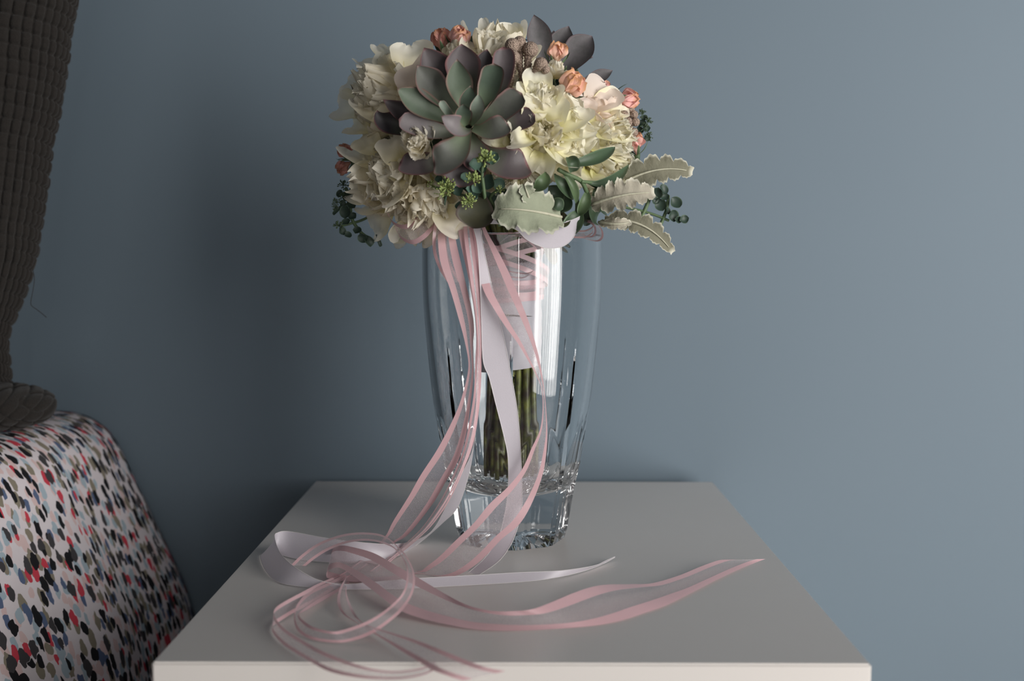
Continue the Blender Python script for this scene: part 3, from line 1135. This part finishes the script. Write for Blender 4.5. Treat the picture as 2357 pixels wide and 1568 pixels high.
for q, (x, y, r) in enumerate([(790, 426, 14), (776, 466, 13), (780, 520, 15), (790, 452, 12), (772, 478, 9)]):
    bud_head(P, x, y, r, 0, 26, 60 + q, M_DBUD, Y=YL - 0.006)
for (b, t, w) in (((836, 540), (858, 564), 20), ((866, 540), (877, 568), 9), ((790, 470), (766, 494), 9)):
    piece('leaf', leaf_mesh(AT(*b, YL), AT((b[0] + t[0]) / 2, (b[1] + t[1]) / 2, YL - 0.004), AT(*t, YL), w * PXM, Vector((0.2, -1, 0.3)), 'blunt', 0.12, 0.3), M_GREEN, P, COL['eu'])
P = part('sedum_sprig', bq, 'dark green sedum sprigs sticking out on the right beside the pink roses')
YR = VY - 0.005
stem_piece(P, [(1440, 330), (1465, 318), (1492, 322)], 0.0009, Y=YR)
stem_piece(P, [(1440, 320), (1466, 300), (1482, 270)], 0.0009, Y=YR)
for q, (x, y, r) in enumerate([(1478, 285, 10), (1488, 296, 9), (1472, 300, 9), (1483, 272, 8), (1490, 318, 8), (1470, 310, 8)]):
    round_leaf(P, x, y, r, 0, 'eu', 70 + q, Y=YR - 0.003)
for q, (x, y, r) in enumerate([(1479, 263, 13), (1491, 280, 13), (1494, 314, 12), (1483, 292, 12)]):
    bud_head(P, x, y, r, 0, 26, 80 + q, M_DBUD, Y=YR - 0.006)

P = part('green_sprig', bq, 'sprig of narrow mid-green leaves in front of the ivory peony')
stem_piece(P, [(1285, 390), (1310, 403), (1338, 418), (1353, 448), (1364, 474)], 0.0016, 0.026)
stem_piece(P, [(1296, 395), (1316, 411), (1328, 455), (1328, 490)], 0.0015, 0.024)
stem_piece(P, [(1338, 418), (1365, 420), (1395, 420)], 0.0012, 0.028)
for q, (b, mi, t, w, l, c) in enumerate([
        ((1300, 378), (1366, 368), (1416, 338), 30, 0.030, 'lf'), ((1308, 362), (1318, 376), (1318, 396), 28, 0.030, 'lf'), ((1345, 418), (1402, 420), (1448, 378), 24, 0.030, 'lf'),
        ((1352, 422), (1385, 430), (1405, 428), 26, 0.026, 'lf'), ((1392, 428), (1378, 444), (1370, 458), 26, 0.028, 'lf2'), ((1255, 396), (1250, 420), (1227, 438), 30, 0.024, 'lf2'), ((1276, 400), (1296, 430), (1320, 460), 28, 0.022, 'lf'),
        ((1350, 436), (1346, 468), (1331, 496), 26, 0.028, 'lf2'), ((1361, 466), (1368, 492), (1373, 514), 38, 0.028, 'lf'), ((1334, 486), (1322, 510), (1299, 544), 42, 0.028, 'lf'),
        ((1290, 392), (1318, 430), (1326, 470), 20, 0.026, 'lf2'), ((1345, 470), (1352, 500), (1348, 520), 26, 0.014, 'dk'), ((1380, 480), (1392, 490), (1400, 505), 24, 0.010, 'dk')]):
    me = leaf_mesh(DOME(b[0], b[1], l - 0.004), DOME(mi[0], mi[1], l + 0.004) * 2 - (DOME(b[0], b[1], l - 0.004) + DOME(t[0], t[1], l)) * 0.5, DOME(t[0], t[1], l), w * PXM, Vector((0.15, -1, 0.35)), 'lance' if q not in (1,) else 'round', 0.07, 0.5, 11, 18)
    piece('leaf', me, M_GREEN, P, COL[c])

P = part('eucalyptus_sprig', bq, 'dark round-leaved eucalyptus sprig sticking out at the lower right')
YE = VY + 0.0
stem_piece(P, [(1400, 470), (1466, 483), (1505, 494), (1540, 508)], 0.0011, Y=YE)
stem_piece(P, [(1538, 450), (1536, 475), (1526, 505), (1516, 526)], 0.0014, Y=YE)
stem_piece(P, [(1500, 430), (1492, 465), (1476, 500)], 0.0016, Y=YE)
for q, (x, y, r) in enumerate([(1512, 446, 15), (1527, 437, 12), (1521, 472, 15), (1555, 467, 15), (1549, 497, 14), (1575, 505, 11), (1562, 506, 9), (1508, 462, 10), (1532, 455, 10), (1536, 486, 8)]):
    round_leaf(P, x, y, r, 0, 'eu', 90 + q, M_GREEN, Y=YE - 0.003, thick=0.05)


# ---- felted lobed leaves
def felted(label, b, mi, t, w, lift, col, lobes, Y=None, face=(0.1, -1, 0.35), wavy=0.06, seed=0, ld=0.55):
    f = (lambda x, y, l: AT(x, y, Y - l)) if Y is not None else (lambda x, y, l: DOME(x, y, lift + l))
    B, T, Mm = f(*b, 0), f(*t, 0.004), f(*mi, 0.010)
    P = part('dusty_miller_leaf', bq, label)
    me = leaf_mesh(B, Mm * 2 - (B + T) * 0.5, T, w * PXM, Vector(face), 'lobed', 0.02, 0.25, 25, 150, lobes=lobes, wavy=wavy, seed=seed, lobedepth=ld)
    piece('blade', me, M_FELT, P, COL[col])
    pts = [bez(B, Mm * 2 - (B + T) * 0.5, T, k / 14 * 0.92) + Vector((0, -0.0007, 0)) for k in range(15)]
    v, ff = tube(pts, [lerp(0.0012, 0.0003, k / 14) for k in range(15)], 6)
    piece('midrib', mesh(v, ff), M_FELT, P, sr(196, 194, 172))


felted('broad silver-green felted leaf over the white ribbon loop', (1292, 500), (1210, 484), (1138, 482), 118, 0.026, 'fe', 4, seed=1, ld=0.3)
felted('curled silver-green felted leaf tip standing above the broad one', (1222, 470), (1214, 446), (1206, 424), 38, 0.020, 'fe', 3, seed=2)
felted('long grey felted leaf reaching far to the right', (1404, 440), (1500, 394), (1594, 396), 74, 0, 'fd', 6, Y=VY - 0.035, face=(-0.2, -1, 0.1), seed=3)
felted('pale felted leaf with a clear midrib below the long grey one', (1362, 472), (1432, 450), (1506, 444), 76, 0, 'ft', 6, Y=VY - 0.085, seed=4, wavy=0.06)
felted('drooping grey felted leaf at the lower right', (1392, 508), (1480, 520), (1548, 582), 56, 0, 'fd', 6, Y=VY - 0.06, face=(0.2, -1, 0.2), seed=5)
felted('small pale felted leaf at the base of the drooping one', (1378, 512), (1420, 516), (1452, 510), 32, 0, 'ft', 4, Y=VY - 0.075, seed=6)


# ---- brown woolly berries
def brunia(label, balls, lift, Y=None):
    P = part('brunia', bq, label)
    for q, (x, y, r, sx, sy) in enumerate(balls):
        c = AT(x, y, Y - 0.002 * q) if Y is not None else DOME(x, y, lift + 0.001 * (q % 3))
        R = r * PXM
        V = []
        nu, nv = 40, 22
        for j in range(nv):
            ph = PI * (0.02 + 0.96 * j / (nv - 1))
            for i in range(nu):
                th_ = 2 * PI * i / nu
                n = Vector((math.sin(ph) * math.cos(th_), math.sin(ph) * math.sin(th_), math.cos(ph)))
                h = 0.02 * math.sin(th_ * 13 + ph * 9) * math.sin(th_ * 13 - ph * 11 + 1)
                V.append(c + n * R * (1 + h))
        F = grid_faces(nu, nv, 0, True)
        F += [tuple(range(nu))[::-1], tuple((nv - 1) * nu + k for k in range(nu))]
        b = piece('berry', mesh(V, F), M_BRUNIA, P)
        e = AT(sx, sy, Y) if Y is not None else DOME(sx, sy, lift - 0.022)
        k = (e - c).normalized()
        pts = [lerp(c, e, t / 26) + Vector((math.sin(t * 0.35 + q) * 0.0006, 0, 0)) for t in range(27)]
        rr = [R * (0.62 if t < 6 else 0.5) * (1 + 0.16 * math.sin(t * 2.6)) for t in range(27)]
        v, f = tube(pts, rr, 12)
        piece('stalk', mesh(v, f), M_BRUNIA, P)


brunia('cluster of brown woolly berries on scaly stalks at the top of the ball', [
    (1196, 98, 14, 1200, 190), (1179, 105, 16, 1178, 175), (1181, 132, 15, 1170, 212), (1221, 114, 17, 1205, 200), (1245, 148, 15, 1196, 200), (1256, 160, 9, 1240, 205)], 0.018)
brunia('brown woolly berries at the right edge of the ball', [
    (1450, 252, 11, 1420, 275), (1459, 264, 10, 1425, 285), (1463, 281, 10, 1430, 300), (1445, 281, 11, 1420, 300), (1446, 302, 11, 1420, 310), (1459, 304, 10, 1430, 320), (1437, 264, 10, 1415, 280)], 0, Y=VY - 0.03)


# ---- small spray roses
def rose(label, px, py, r_px, lift, mat, nrm, seed, Y=None, n=11, openness=0.9):
    rnd = random.Random(seed)
    c = AT(px, py, Y) if Y is not None else DOME(px, py, lift)
    nn = Vector(nrm).normalized()
    r = r_px * PXM
    P = part('spray_rose', bq, label)
    base = c - nn * r * 1.0
    for k in range(n):
        al = lerp(0.12, openness, k / (n - 1)) + rnd.uniform(-0.05, 0.05)
        place_petal(P, ROSE[k % 4], mat, base, nn, al, k * 2.39996 + rnd.uniform(-0.2, 0.2), r * lerp(2.0, 2.3, rnd.random()), rnd.uniform(-0.15, 0.15), (1, rnd.uniform(0.94, 1), rnd.uniform(0.92, 1)), 0.95)
    e1, e2 = frame(nn)
    for k in range(5):
        e = e1 * math.cos(k * 1.257) + e2 * math.sin(k * 1.257)
        piece('sepal', leaf_mesh(base, base + e * r * 0.85 + nn * r * 0.2, base + e * r * 1.15 + nn * r * 1.15, r * 0.32, -e + nn * 0.2, 'lance', 0.05, 0.3, 7, 10), M_GREEN, P, COL['lf2'])
    v, f = tube([base - nn * r * 1.2, base - nn * r * 0.35, base + nn * r * 0.05], [r * 0.12, r * 0.2, r * 0.3], 8)
    piece('stem', mesh(v, f), M_STEM, P)


rose('coral rose seen from the side at the top of the ball', 1017, 96, 31, 0, M_CORAL, (-0.25, -0.2, 0.95), 1, Y=VY - 0.05, openness=0.55)
rose('open salmon-pink rose at the top of the ball', 1058, 90, 30, 0, M_PINK, (0.2, -0.75, 0.6), 2, Y=VY - 0.06)
rose('peach rose half hidden behind the white bud', 1283, 124, 27, 0, M_PEACH, (0.1, -0.4, 0.9), 3, Y=VY - 0.06, openness=0.5)
rose('peach rose with browned petal edges, largest of the roses', 1313, 193, 36, 0.016, M_PEACH, (0.45, -0.8, 0.35), 4, n=14, openness=0.75)
rose('tiny pink rose tip behind the blush flower', 1394, 196, 12, 0, M_PINK, (0.5, -0.2, 0.8), 5, Y=VY - 0.02, openness=0.5)
rose('pink rosebud pointing right at the upper right of the ball', 1440, 229, 31, 0, M_PINK, (0.95, -0.15, 0.0), 6, Y=VY - 0.03, openness=0.5)
rose('pink rosebud at the right edge below the berries', 1462, 331, 27, 0, M_PINK, (-0.2, -0.3, 0.9), 7, Y=VY - 0.03, openness=0.5)
rose('dull pink rose peeping out at the left edge', 796, 352, 24, 0, M_CORAL, (-0.5, -0.2, 0.7), 8, Y=VY - 0.0, openness=0.7)
rose('dull pink rose tip low at the left edge', 792, 384, 22, 0, M_CORAL, (-0.7, -0.2, -0.5), 9, Y=VY - 0.0, openness=0.5)

# ---- filler leaves that close the ball between the flowers
P = part('filler_greenery', bq, 'dark green leaves between the flowers')
rnd = random.Random(5)
ell = leaf_mesh(Vector((0, 0, 0)), Vector((0, 0.5, 0.15)), Vector((0, 1, 0)), 0.42, Vector((0, 0, 1)), 'lance', 0, 0.4, 7, 9)
for k in range(90):
    d = Vector((rnd.gauss(0, 1), rnd.gauss(0, 1), rnd.gauss(0, 1))).normalized()
    if d.z < -0.75:
        d.z *= -0.3
    p = BC + Vector((d.x * 0.085, d.y * 0.065, d.z * 0.07))
    nrm = (d + Vector((rnd.uniform(-.5, .5), rnd.uniform(-.5, .5), rnd.uniform(-.5, .5)))).normalized()
    q = nrm.to_track_quat('Z', 'Y') @ Quaternion((0, 0, 1), rnd.uniform(0, 6.28))
    L = rnd.uniform(0.03, 0.045)
    M = Matrix.Translation(p) @ q.to_matrix().to_4x4() @ Matrix.Scale(L, 4) @ Matrix.Translation((0, -0.5, 0))
    piece('leaf', matted(ell, M_GREEN), M_GREEN, P, COL['dk'], M)

# ---- stems and their satin wrap inside the vase
rnd = random.Random(11)
NS = 30
for k in range(NS):
    r0 = 0.0185 * math.sqrt((k + 0.5) / NS)
    a = k * 2.39996
    tw = 0.35
    pts = []
    zb = 0.0465 + rnd.uniform(0, 0.008)
    for t in np.linspace(0, 1, 15):
        z = lerp(zb, 0.262, t)
        s = 1.0 + 0.25 * (1 - t) - 0.1 * math.sin(PI * t)
        aa = a + tw * t
        top = sstep(0.86, 1.0, t)
        rr = r0 * s * (1 + 1.3 * top)
        pts.append(Vector((VX_ - 0.001 + rr * math.cos(aa) + lerp(0.0, 0.0, t), VY + rr * math.sin(aa), TZ + z)))
    v, f = tube(pts, [rnd.uniform(0.0020, 0.0029)] * 15, 9)
    piece('stem', mesh(v, f), M_FSTEM, bq)


def band(z0, z1, r, tilt, mat, name, label, thick=0.0, wob=0.0006, seed=0):
    V, A = [], []
    nu, nv = 72, 7
    for j in range(nv):
        for i in range(nu):
            t = 2 * PI * i / nu
            rr = r + wob * noise.noise(Vector((math.cos(t) * 2, math.sin(t) * 2, j * 0.6 + seed)))
            V.append(Vector((VX_ - 0.001 + rr * math.cos(t), VY + rr * math.sin(t), TZ + lerp(z0, z1, j / (nv - 1)) + tilt * math.cos(t + seed))))
    return piece(name, mesh(V, grid_faces(nu, nv, 0, True)), mat, bq, label=label)


for k, (z0, z1, rr) in enumerate([(0.137, 0.163, 0.0243), (0.158, 0.182, 0.0247), (0.178, 0.204, 0.0243), (0.198, 0.220, 0.0246)]):
    band(z0, z1, rr, 0.003 * (-1) ** k, M_WHITESAT, 'satin_wrap', 'white satin wound round the stems', seed=k, wob=0.0012)


# ------------------------------------------------------------------ ribbons
def edge3d(pts, Y0, n):
    ylist = Y0 if isinstance(Y0, list) else None
    if ylist:
        Y0 = ylist[0][1]
    """pixel edge to space: (x, y) hang freely from depth Y0; (x, y, h) lie h mm above the table"""
    land = next((p for p in pts if len(p) == 3), None)
    yl = TAB(land[0], land[1], land[2] * 1e-3).y if land else Y0
    y_top = pts[0][1]
    out = []
    for p in pts:
        if len(p) == 3:
            out.append(TAB(p[0], p[1], p[2] * 1e-3))
        elif ylist:
            out.append(AT(p[0], p[1], float(np.interp(p[1], [q[0] for q in ylist] + [land[1]], [q[1] for q in ylist] + [yl]))))
        else:
            t = (p[1] - y_top) / (land[1] - y_top) if land else 0
            out.append(AT(p[0], p[1], lerp(Y0, yl, max(0, min(1, t)) ** 1.5)))
    return catmull(out, n)


def strip(A, B, u0, u1, nv=5, bow=0.0, off=0.0):
    V = []
    n = len(A)
    a0 = np.interp(np.linspace(0, 1, n), np.linspace(0, 1, len(u0)), u0) if isinstance(u0, (list, tuple)) else [u0] * n
    a1 = np.interp(np.linspace(0, 1, n), np.linspace(0, 1, len(u1)), u1) if isinstance(u1, (list, tuple)) else [u1] * n
    for j in range(nv):
        for i in range(n):
            u = lerp(a0[i], a1[i], j / (nv - 1))
            p = A[i] * (1 - u) + B[i] * u
            V.append(Vector(p))
    me = mesh(V, grid_faces(n, nv))
    return me


def ribbon(label, EA, EB, Y0=0.18, YB=None, kind='pink', n=160, ew=0.2):
    A, B = edge3d(EA, Y0, n), edge3d(EB, Y0 if YB is None else YB, n)
    return ribbon3(label, A, B, kind, ew)


def ribbon3(label, A, B, kind='pink', ew=0.2):
    if kind == 'pink':
        e0 = ew if isinstance(ew, (list, tuple)) else [ew, ew]
        e1 = [1 - q for q in e0]
        R = piece('ribbon', strip(A, B, e0, e1, 9), M_ORG, bq, label=label)
        for u0, u1 in ((0, e0), (e1, 1)):
            piece('satin_edge', strip(A, B, u0, u1, 4), M_PINKSAT, R)
    else:
        R = piece('ribbon', strip(A, B, 0, 1, 9), M_WHITESAT, bq, label=label)
        for E in (A, B):
            v, f = tube([Vector(p) for p in E], 0.00022, 5)
            piece('selvage', mesh(v, f), M_SELVAGE, R)
    return R


# the white ribbon that falls straight down in the middle
ribbon('wide white satin ribbon falling down the middle of the vase',
       [(1086, 515), (1098, 560), (1104, 640), (1108, 740), (1112, 830), (1126, 870), (1141, 930), (1160, 1005), (1169, 1053), (1170, 1114), (1167, 1150), (1161, 1185), (1148, 1235), (1120, 1280), (1085, 1313, 0.6), (1060, 1330, 0.5)],
       [(1104, 515), (1114, 575), (1132, 658), (1150, 737), (1162, 788), (1172, 840), (1186, 914), (1194, 975), (1198, 1034), (1201, 1101), (1201, 1168), (1194, 1205), (1178, 1250), (1150, 1290), (1107, 1321, 0.6), (1080, 1338, 0.5)], [(500, 0.193), (545, 0.175), (620, 0.1645), (900, 0.174), (1150, 0.184)], kind='white')
# white ribbon that swings to the left, turns on the table and runs out to the right
ribbon('narrow white satin ribbon that loops on the left of the table and runs out to the right',
       [(1100, 530), (1104, 700), (1104, 860), (1097, 960), (1088, 1035), (1055, 1106), (1028, 1163), (994, 1222), (950, 1246, 9), (900, 1253, 12), (845, 1250, 14), (764, 1241, 16), (669, 1224, 17), (640, 1226, 17), (632, 1236, 16), (645, 1273, 15), (679, 1306, 12), (734, 1336, 6), (793, 1345, 4), (848, 1341, 5), (956, 1332, 6), (1080, 1325, 6), (1198, 1318, 6), (1289, 1314, 5), (1365, 1303, 4), (1394, 1291, 4), (1416, 1281, 4)],
       [(1108, 530), (1110, 700), (1107, 860), (1103, 927), (1094, 994), (1082, 1080), (1055, 1165), (1020, 1203), (965, 1250, 1), (915, 1280, 1), (850, 1294, 1), (780, 1296, 1), (690, 1288, 1), (630, 1274, 1), (603, 1276, 1), (601, 1290, 1), (614, 1317, 1), (645, 1342, 1), (720, 1353, 1), (793, 1357, 1), (900, 1356, 1), (994, 1352, 1), (1198, 1340, 1), (1278, 1330, 1), (1343, 1315, 1), (1386, 1299, 1), (1416, 1283, 3)], [(530, 0.188), (620, 0.178), (900, 0.180)], kind='white', n=260)
# pink ribbons with sheer middles
ribbon('sheer pink-edged ribbon, outermost on the left of the vase',
       [(1014, 505), (1008, 545), (1014, 604), (1035, 663), (1053, 724), (1070, 788), (1078, 846), (1063, 914), (1042, 967), (1007, 1034), (967, 1096), (940, 1144), (905, 1200), (888, 1233), (859, 1265, 3), (820, 1298, 3), (785, 1322, 3), (755, 1334, 4)],
       [(1046, 505), (1048, 545), (1065, 622), (1083, 699), (1091, 750), (1089, 800), (1090, 860), (1085, 914), (1074, 994), (1056, 1058), (1028, 1106), (994, 1163), (940, 1230), (910, 1249), (880, 1272, 1), (840, 1304, 1), (800, 1330, 1), (765, 1347, 1)], [(500, 0.200), (545, 0.184), (620, 0.173), (900, 0.178)], ew=[0.42, 0.34, 0.2, 0.2])
ribbon('sheer pink-edged ribbon folded together beside the white one',
       [(1050, 505), (1060, 560), (1078, 640), (1092, 720), (1096, 780), (1094, 830), (1091, 900), (1082, 960), (1068, 1030), (1045, 1090), (1015, 1150), (975, 1210), (935, 1250), (905, 1275, 3), (880, 1294, 3), (850, 1316, 3)],
       [(1092, 505), (1100, 560), (1105, 640), (1108, 700), (1109, 780), (1108, 860), (1104, 930), (1094, 1000), (1080, 1050), (1060, 1092), (1035, 1142), (1000, 1192), (962, 1238), (930, 1265, 1), (900, 1292, 1), (870, 1316, 1)], [(500, 0.198), (545, 0.181), (620, 0.169), (900, 0.175)], ew=[0.4, 0.34, 0.24, 0.24])
ribbon('sheer pink-edged ribbon lying closed on the folded one',
       [(1066, 505), (1070, 560), (1082, 640), (1096, 740), (1100, 830), (1097, 920), (1088, 990), (1072, 1050), (1050, 1104), (1020, 1160), (985, 1210), (950, 1243), (915, 1272, 5), (885, 1296, 5)],
       [(1085, 505), (1092, 560), (1100, 640), (1106, 740), (1107, 830), (1101, 920), (1092, 990), (1077, 1052), (1056, 1108), (1030, 1160), (996, 1208), (960, 1243), (925, 1272, 3), (895, 1297, 3)], [(500, 0.195), (545, 0.178), (620, 0.166), (900, 0.172)], ew=0.4)
ribbon('sheer pink-edged ribbon that crosses to the right and sweeps back to the table',
       [(1088, 505), (1094, 560), (1101, 622), (1113, 668), (1135, 708), (1162, 750), (1190, 788), (1213, 826), (1234, 864), (1246, 895), (1249, 940), (1243, 989), (1224, 1031), (1202, 1080), (1168, 1122), (1127, 1160), (1090, 1205), (1047, 1246), (1015, 1278), (985, 1302), (961, 1315, 1.5), (905, 1302, 2), (840, 1284, 2), (790, 1268, 3), (768, 1262, 6)],
       [(1108, 500), (1122, 535), (1144, 574), (1175, 635), (1201, 699), (1218, 744), (1234, 796), (1244, 839), (1252, 890), (1257, 940), (1260, 994), (1257, 1047), (1248, 1096), (1226, 1155), (1197, 1205), (1154, 1242), (1120, 1278), (1090, 1304), (1051, 1325, 1), (1009, 1327, 1), (959, 1321, 1), (900, 1337, 1), (830, 1340, 1), (780, 1337, 1), (752, 1330, 3)], [(500, 0.200), (545, 0.187), (600, 0.174), (690, 0.160), (900, 0.164), (1150, 0.174)], n=240, ew=[0.3, 0.22, 0.2, 0.2])
ribbon('wide sheer pink-edged ribbon end running out to the right corner of the table',
       [(766, 1266, 7), (768, 1259, 11), (784, 1256, 14), (804, 1258, 15), (859, 1273, 15), (913, 1303, 13), (962, 1330, 11), (1022, 1366, 9), (1076, 1393, 9), (1130, 1406, 9), (1180, 1407, 10), (1234, 1400, 12), (1316, 1367, 15), (1360, 1352, 15), (1397, 1346, 13), (1452, 1345, 9), (1500, 1343, 7), (1560, 1326, 6), (1614, 1304, 6), (1655, 1290, 6), (1680, 1289, 5)],
       [(752, 1330, 4), (752, 1318, 8), (765, 1309, 10), (790, 1311, 10), (859, 1360, 8), (913, 1401, 5), (967, 1423, 3), (1035, 1439, 2), (1103, 1450, 1), (1180, 1452, 1), (1261, 1449, 1), (1343, 1443, 1), (1397, 1436, 1), (1440, 1426, 1), (1479, 1413, 1), (1533, 1394, 1), (1590, 1366, 1), (1642, 1339, 1), (1690, 1316, 1), (1735, 1297, 1), (1762, 1287, 2)], n=240, ew=0.24)
ribbon('thin pink-edged ribbon curled into a ring on top of the others',
       [(669, 1302, 12), (696, 1276, 18), (736, 1249, 22), (791, 1230, 24), (845, 1226, 24), (886, 1234, 24), (918, 1260, 23), (940, 1287, 22), (954, 1322, 21), (951, 1363, 18), (927, 1404, 14), (894, 1434, 9), (859, 1458, 5), (818, 1474, 2), (777, 1480, 1), (723, 1474, 1), (692, 1459, 2), (679, 1439, 4), (677, 1415, 6), (685, 1390, 7), (709, 1363, 6), (750, 1344, 5), (795, 1322, 4)],
       [(704, 1303, 12), (728, 1284, 16), (760, 1265, 20), (800, 1250, 23), (842, 1245, 24), (876, 1250, 24), (908, 1264, 23), (930, 1292, 22), (937, 1322, 22), (929, 1360, 20), (908, 1387, 17), (872, 1415, 13), (837, 1434, 10), (791, 1450, 7), (764, 1454, 7), (723, 1444, 7), (700, 1430, 7), (688, 1417, 7), (694, 1411, 5), (712, 1401, 3), (745, 1382, 2), (777, 1363, 2), (805, 1345, 2)], n=260, ew=0.24)
ribbon('pink-edged ribbon loop that swings out over the front edge of the table',
       [(765, 1330, 5), (730, 1345, 6), (696, 1363, 8), (655, 1385, 9), (636, 1398, 10), (630, 1410, 10), (636, 1426, 9), (655, 1447, 9), (690, 1470, 9), (736, 1496, 9), (804, 1524, 9), (859, 1540, 8), (913, 1545, 6), (967, 1538, 4), (1000, 1524, 2)],
       [(785, 1347, 1), (755, 1366, 1), (723, 1387, 1), (679, 1409, 1), (648, 1428, 1), (630, 1440, 1), (627, 1455, 1), (645, 1478, 1), (670, 1497, 1), (710, 1521, 2), (760, 1547, 4), (831, 1561, 5), (913, 1564, 5), (975, 1554, 3), (1010, 1536, 1)], n=240, ew=0.24)
ribbon('pink-edged ribbon end running towards the front edge of the table',
       [(796, 1330, 4), (782, 1355, 6), (776, 1385, 6), (788, 1412, 4), (818, 1433, 3), (859, 1458, 2), (893, 1479, 2), (927, 1501, 2), (960, 1521, 2), (994, 1542, 3), (1030, 1556, 2), (1066, 1568, 0)],
       [(798, 1345, 2), (798, 1365, 3), (804, 1385, 4), (822, 1420, 7), (842, 1438, 9), (880, 1450, 10), (920, 1462, 11), (967, 1477, 11), (1010, 1494, 11), (1049, 1510, 10), (1117, 1536, 8), (1164, 1545, 6)], n=160, ew=0.22)


# loops of the bow at the neck
def loop(label, pts, wvec, Y, kind='pink', ew=0.22, n=90):
    A, B = [], []
    for (x, y, dy) in pts:
        P0 = AT(x, y, Y - dy)
        A.append(P0)
        B.append(P0 + Vector(wvec))
    return ribbon3(label, catmull(A, n), catmull(B, n), kind, ew)


ribbon('broad loop of the white satin bow under the felted leaf',
       [(1100, 512), (1140, 500), (1180, 498), (1230, 506), (1275, 512), (1310, 508), (1335, 498)],
       [(1110, 516), (1150, 516), (1188, 529), (1210, 550), (1235, 564), (1264, 572), (1296, 567), (1318, 549), (1331, 520)], 0.186, kind='white')
loop('pink-edged bow loop sticking out on the right', [(1320, 548, 0.0), (1345, 548, 0.004), (1363, 538, 0.006), (1366, 522, 0.0), (1352, 512, -0.01), (1330, 510, -0.015)], (0.001, 0.006, 0.006), 0.20)
loop('larger pink-edged bow loop farthest right', [(1335, 505, 0.0), (1368, 512, 0.004), (1386, 528, 0.006), (1388, 548, 0.0), (1372, 556, -0.006), (1330, 545, -0.01)], (-0.006, 0.010, 0.004), 0.21)
loop('pink-edged bow loop on the left under the peony', [(1015, 505, 0), (1000, 525, 0.004), (980, 548, 0.008), (956, 562, 0.006), (935, 558, 0.0), (920, 545, -0.006), (912, 525, -0.01)], (-0.008, 0.006, 0.014), 0.19)
loop('dark pink ribbon turning behind the hanging ones', [(1002, 505, 0), (996, 540, 0), (997, 580, -0.004), (1010, 618, -0.01), (1030, 650, -0.02)], (0.010, 0.004, 0.0), 0.184)

# ribbons wound round the neck, seen through the glass
for k, (z, rr, ti, sd) in enumerate([(0.220, 0.0275, 0.010, 0.4), (0.212, 0.0295, 0.011, 2.6), (0.202, 0.0265, 0.008, 4.4), (0.190, 0.0262, 0.002, 0.1)]):
    A, B = [], []
    for i in range(81):
        t = 2 * PI * i / 80
        zz = TZ + z + ti * math.cos(t + sd)
        q = Vector((VX_ - 0.001 + rr * math.cos(t), VY + rr * math.sin(t), zz))
        A.append(np.array(q))
        B.append(np.array(q + Vector((0.001 * math.cos(t), 0.001 * math.sin(t), 0.013))))
    ribbon3('pink-edged ribbon wound round the stems under the flowers', np.array(A), np.array(B), 'pink', 0.3)
loop('sheer bow loop hanging inside the rim of the vase', [(1150, 560, 0.0), (1175, 545, 0.0), (1205, 550, 0.0), (1235, 580, -0.004), (1232, 615, -0.006), (1205, 640, -0.004), (1160, 636, 0.0)], (0.004, 0.010, 0.004), 0.222)
P = part('green_sprig', bq, 'small grey-green leaves hanging inside the rim of the vase')
for (b, t, w) in (((1255, 560), (1278, 608), 26), ((1270, 555), (1306, 582), 9), ((1280, 550), (1312, 570), 9)):
    piece('leaf', leaf_mesh(AT(*b, 0.25), AT((b[0] + t[0]) / 2, (b[1] + t[1]) / 2, 0.245), AT(*t, 0.25), w * PXM, Vector((0.2, -1, 0.1)), 'round', 0.05, 0.3), M_GREEN, P, COL['gp'])
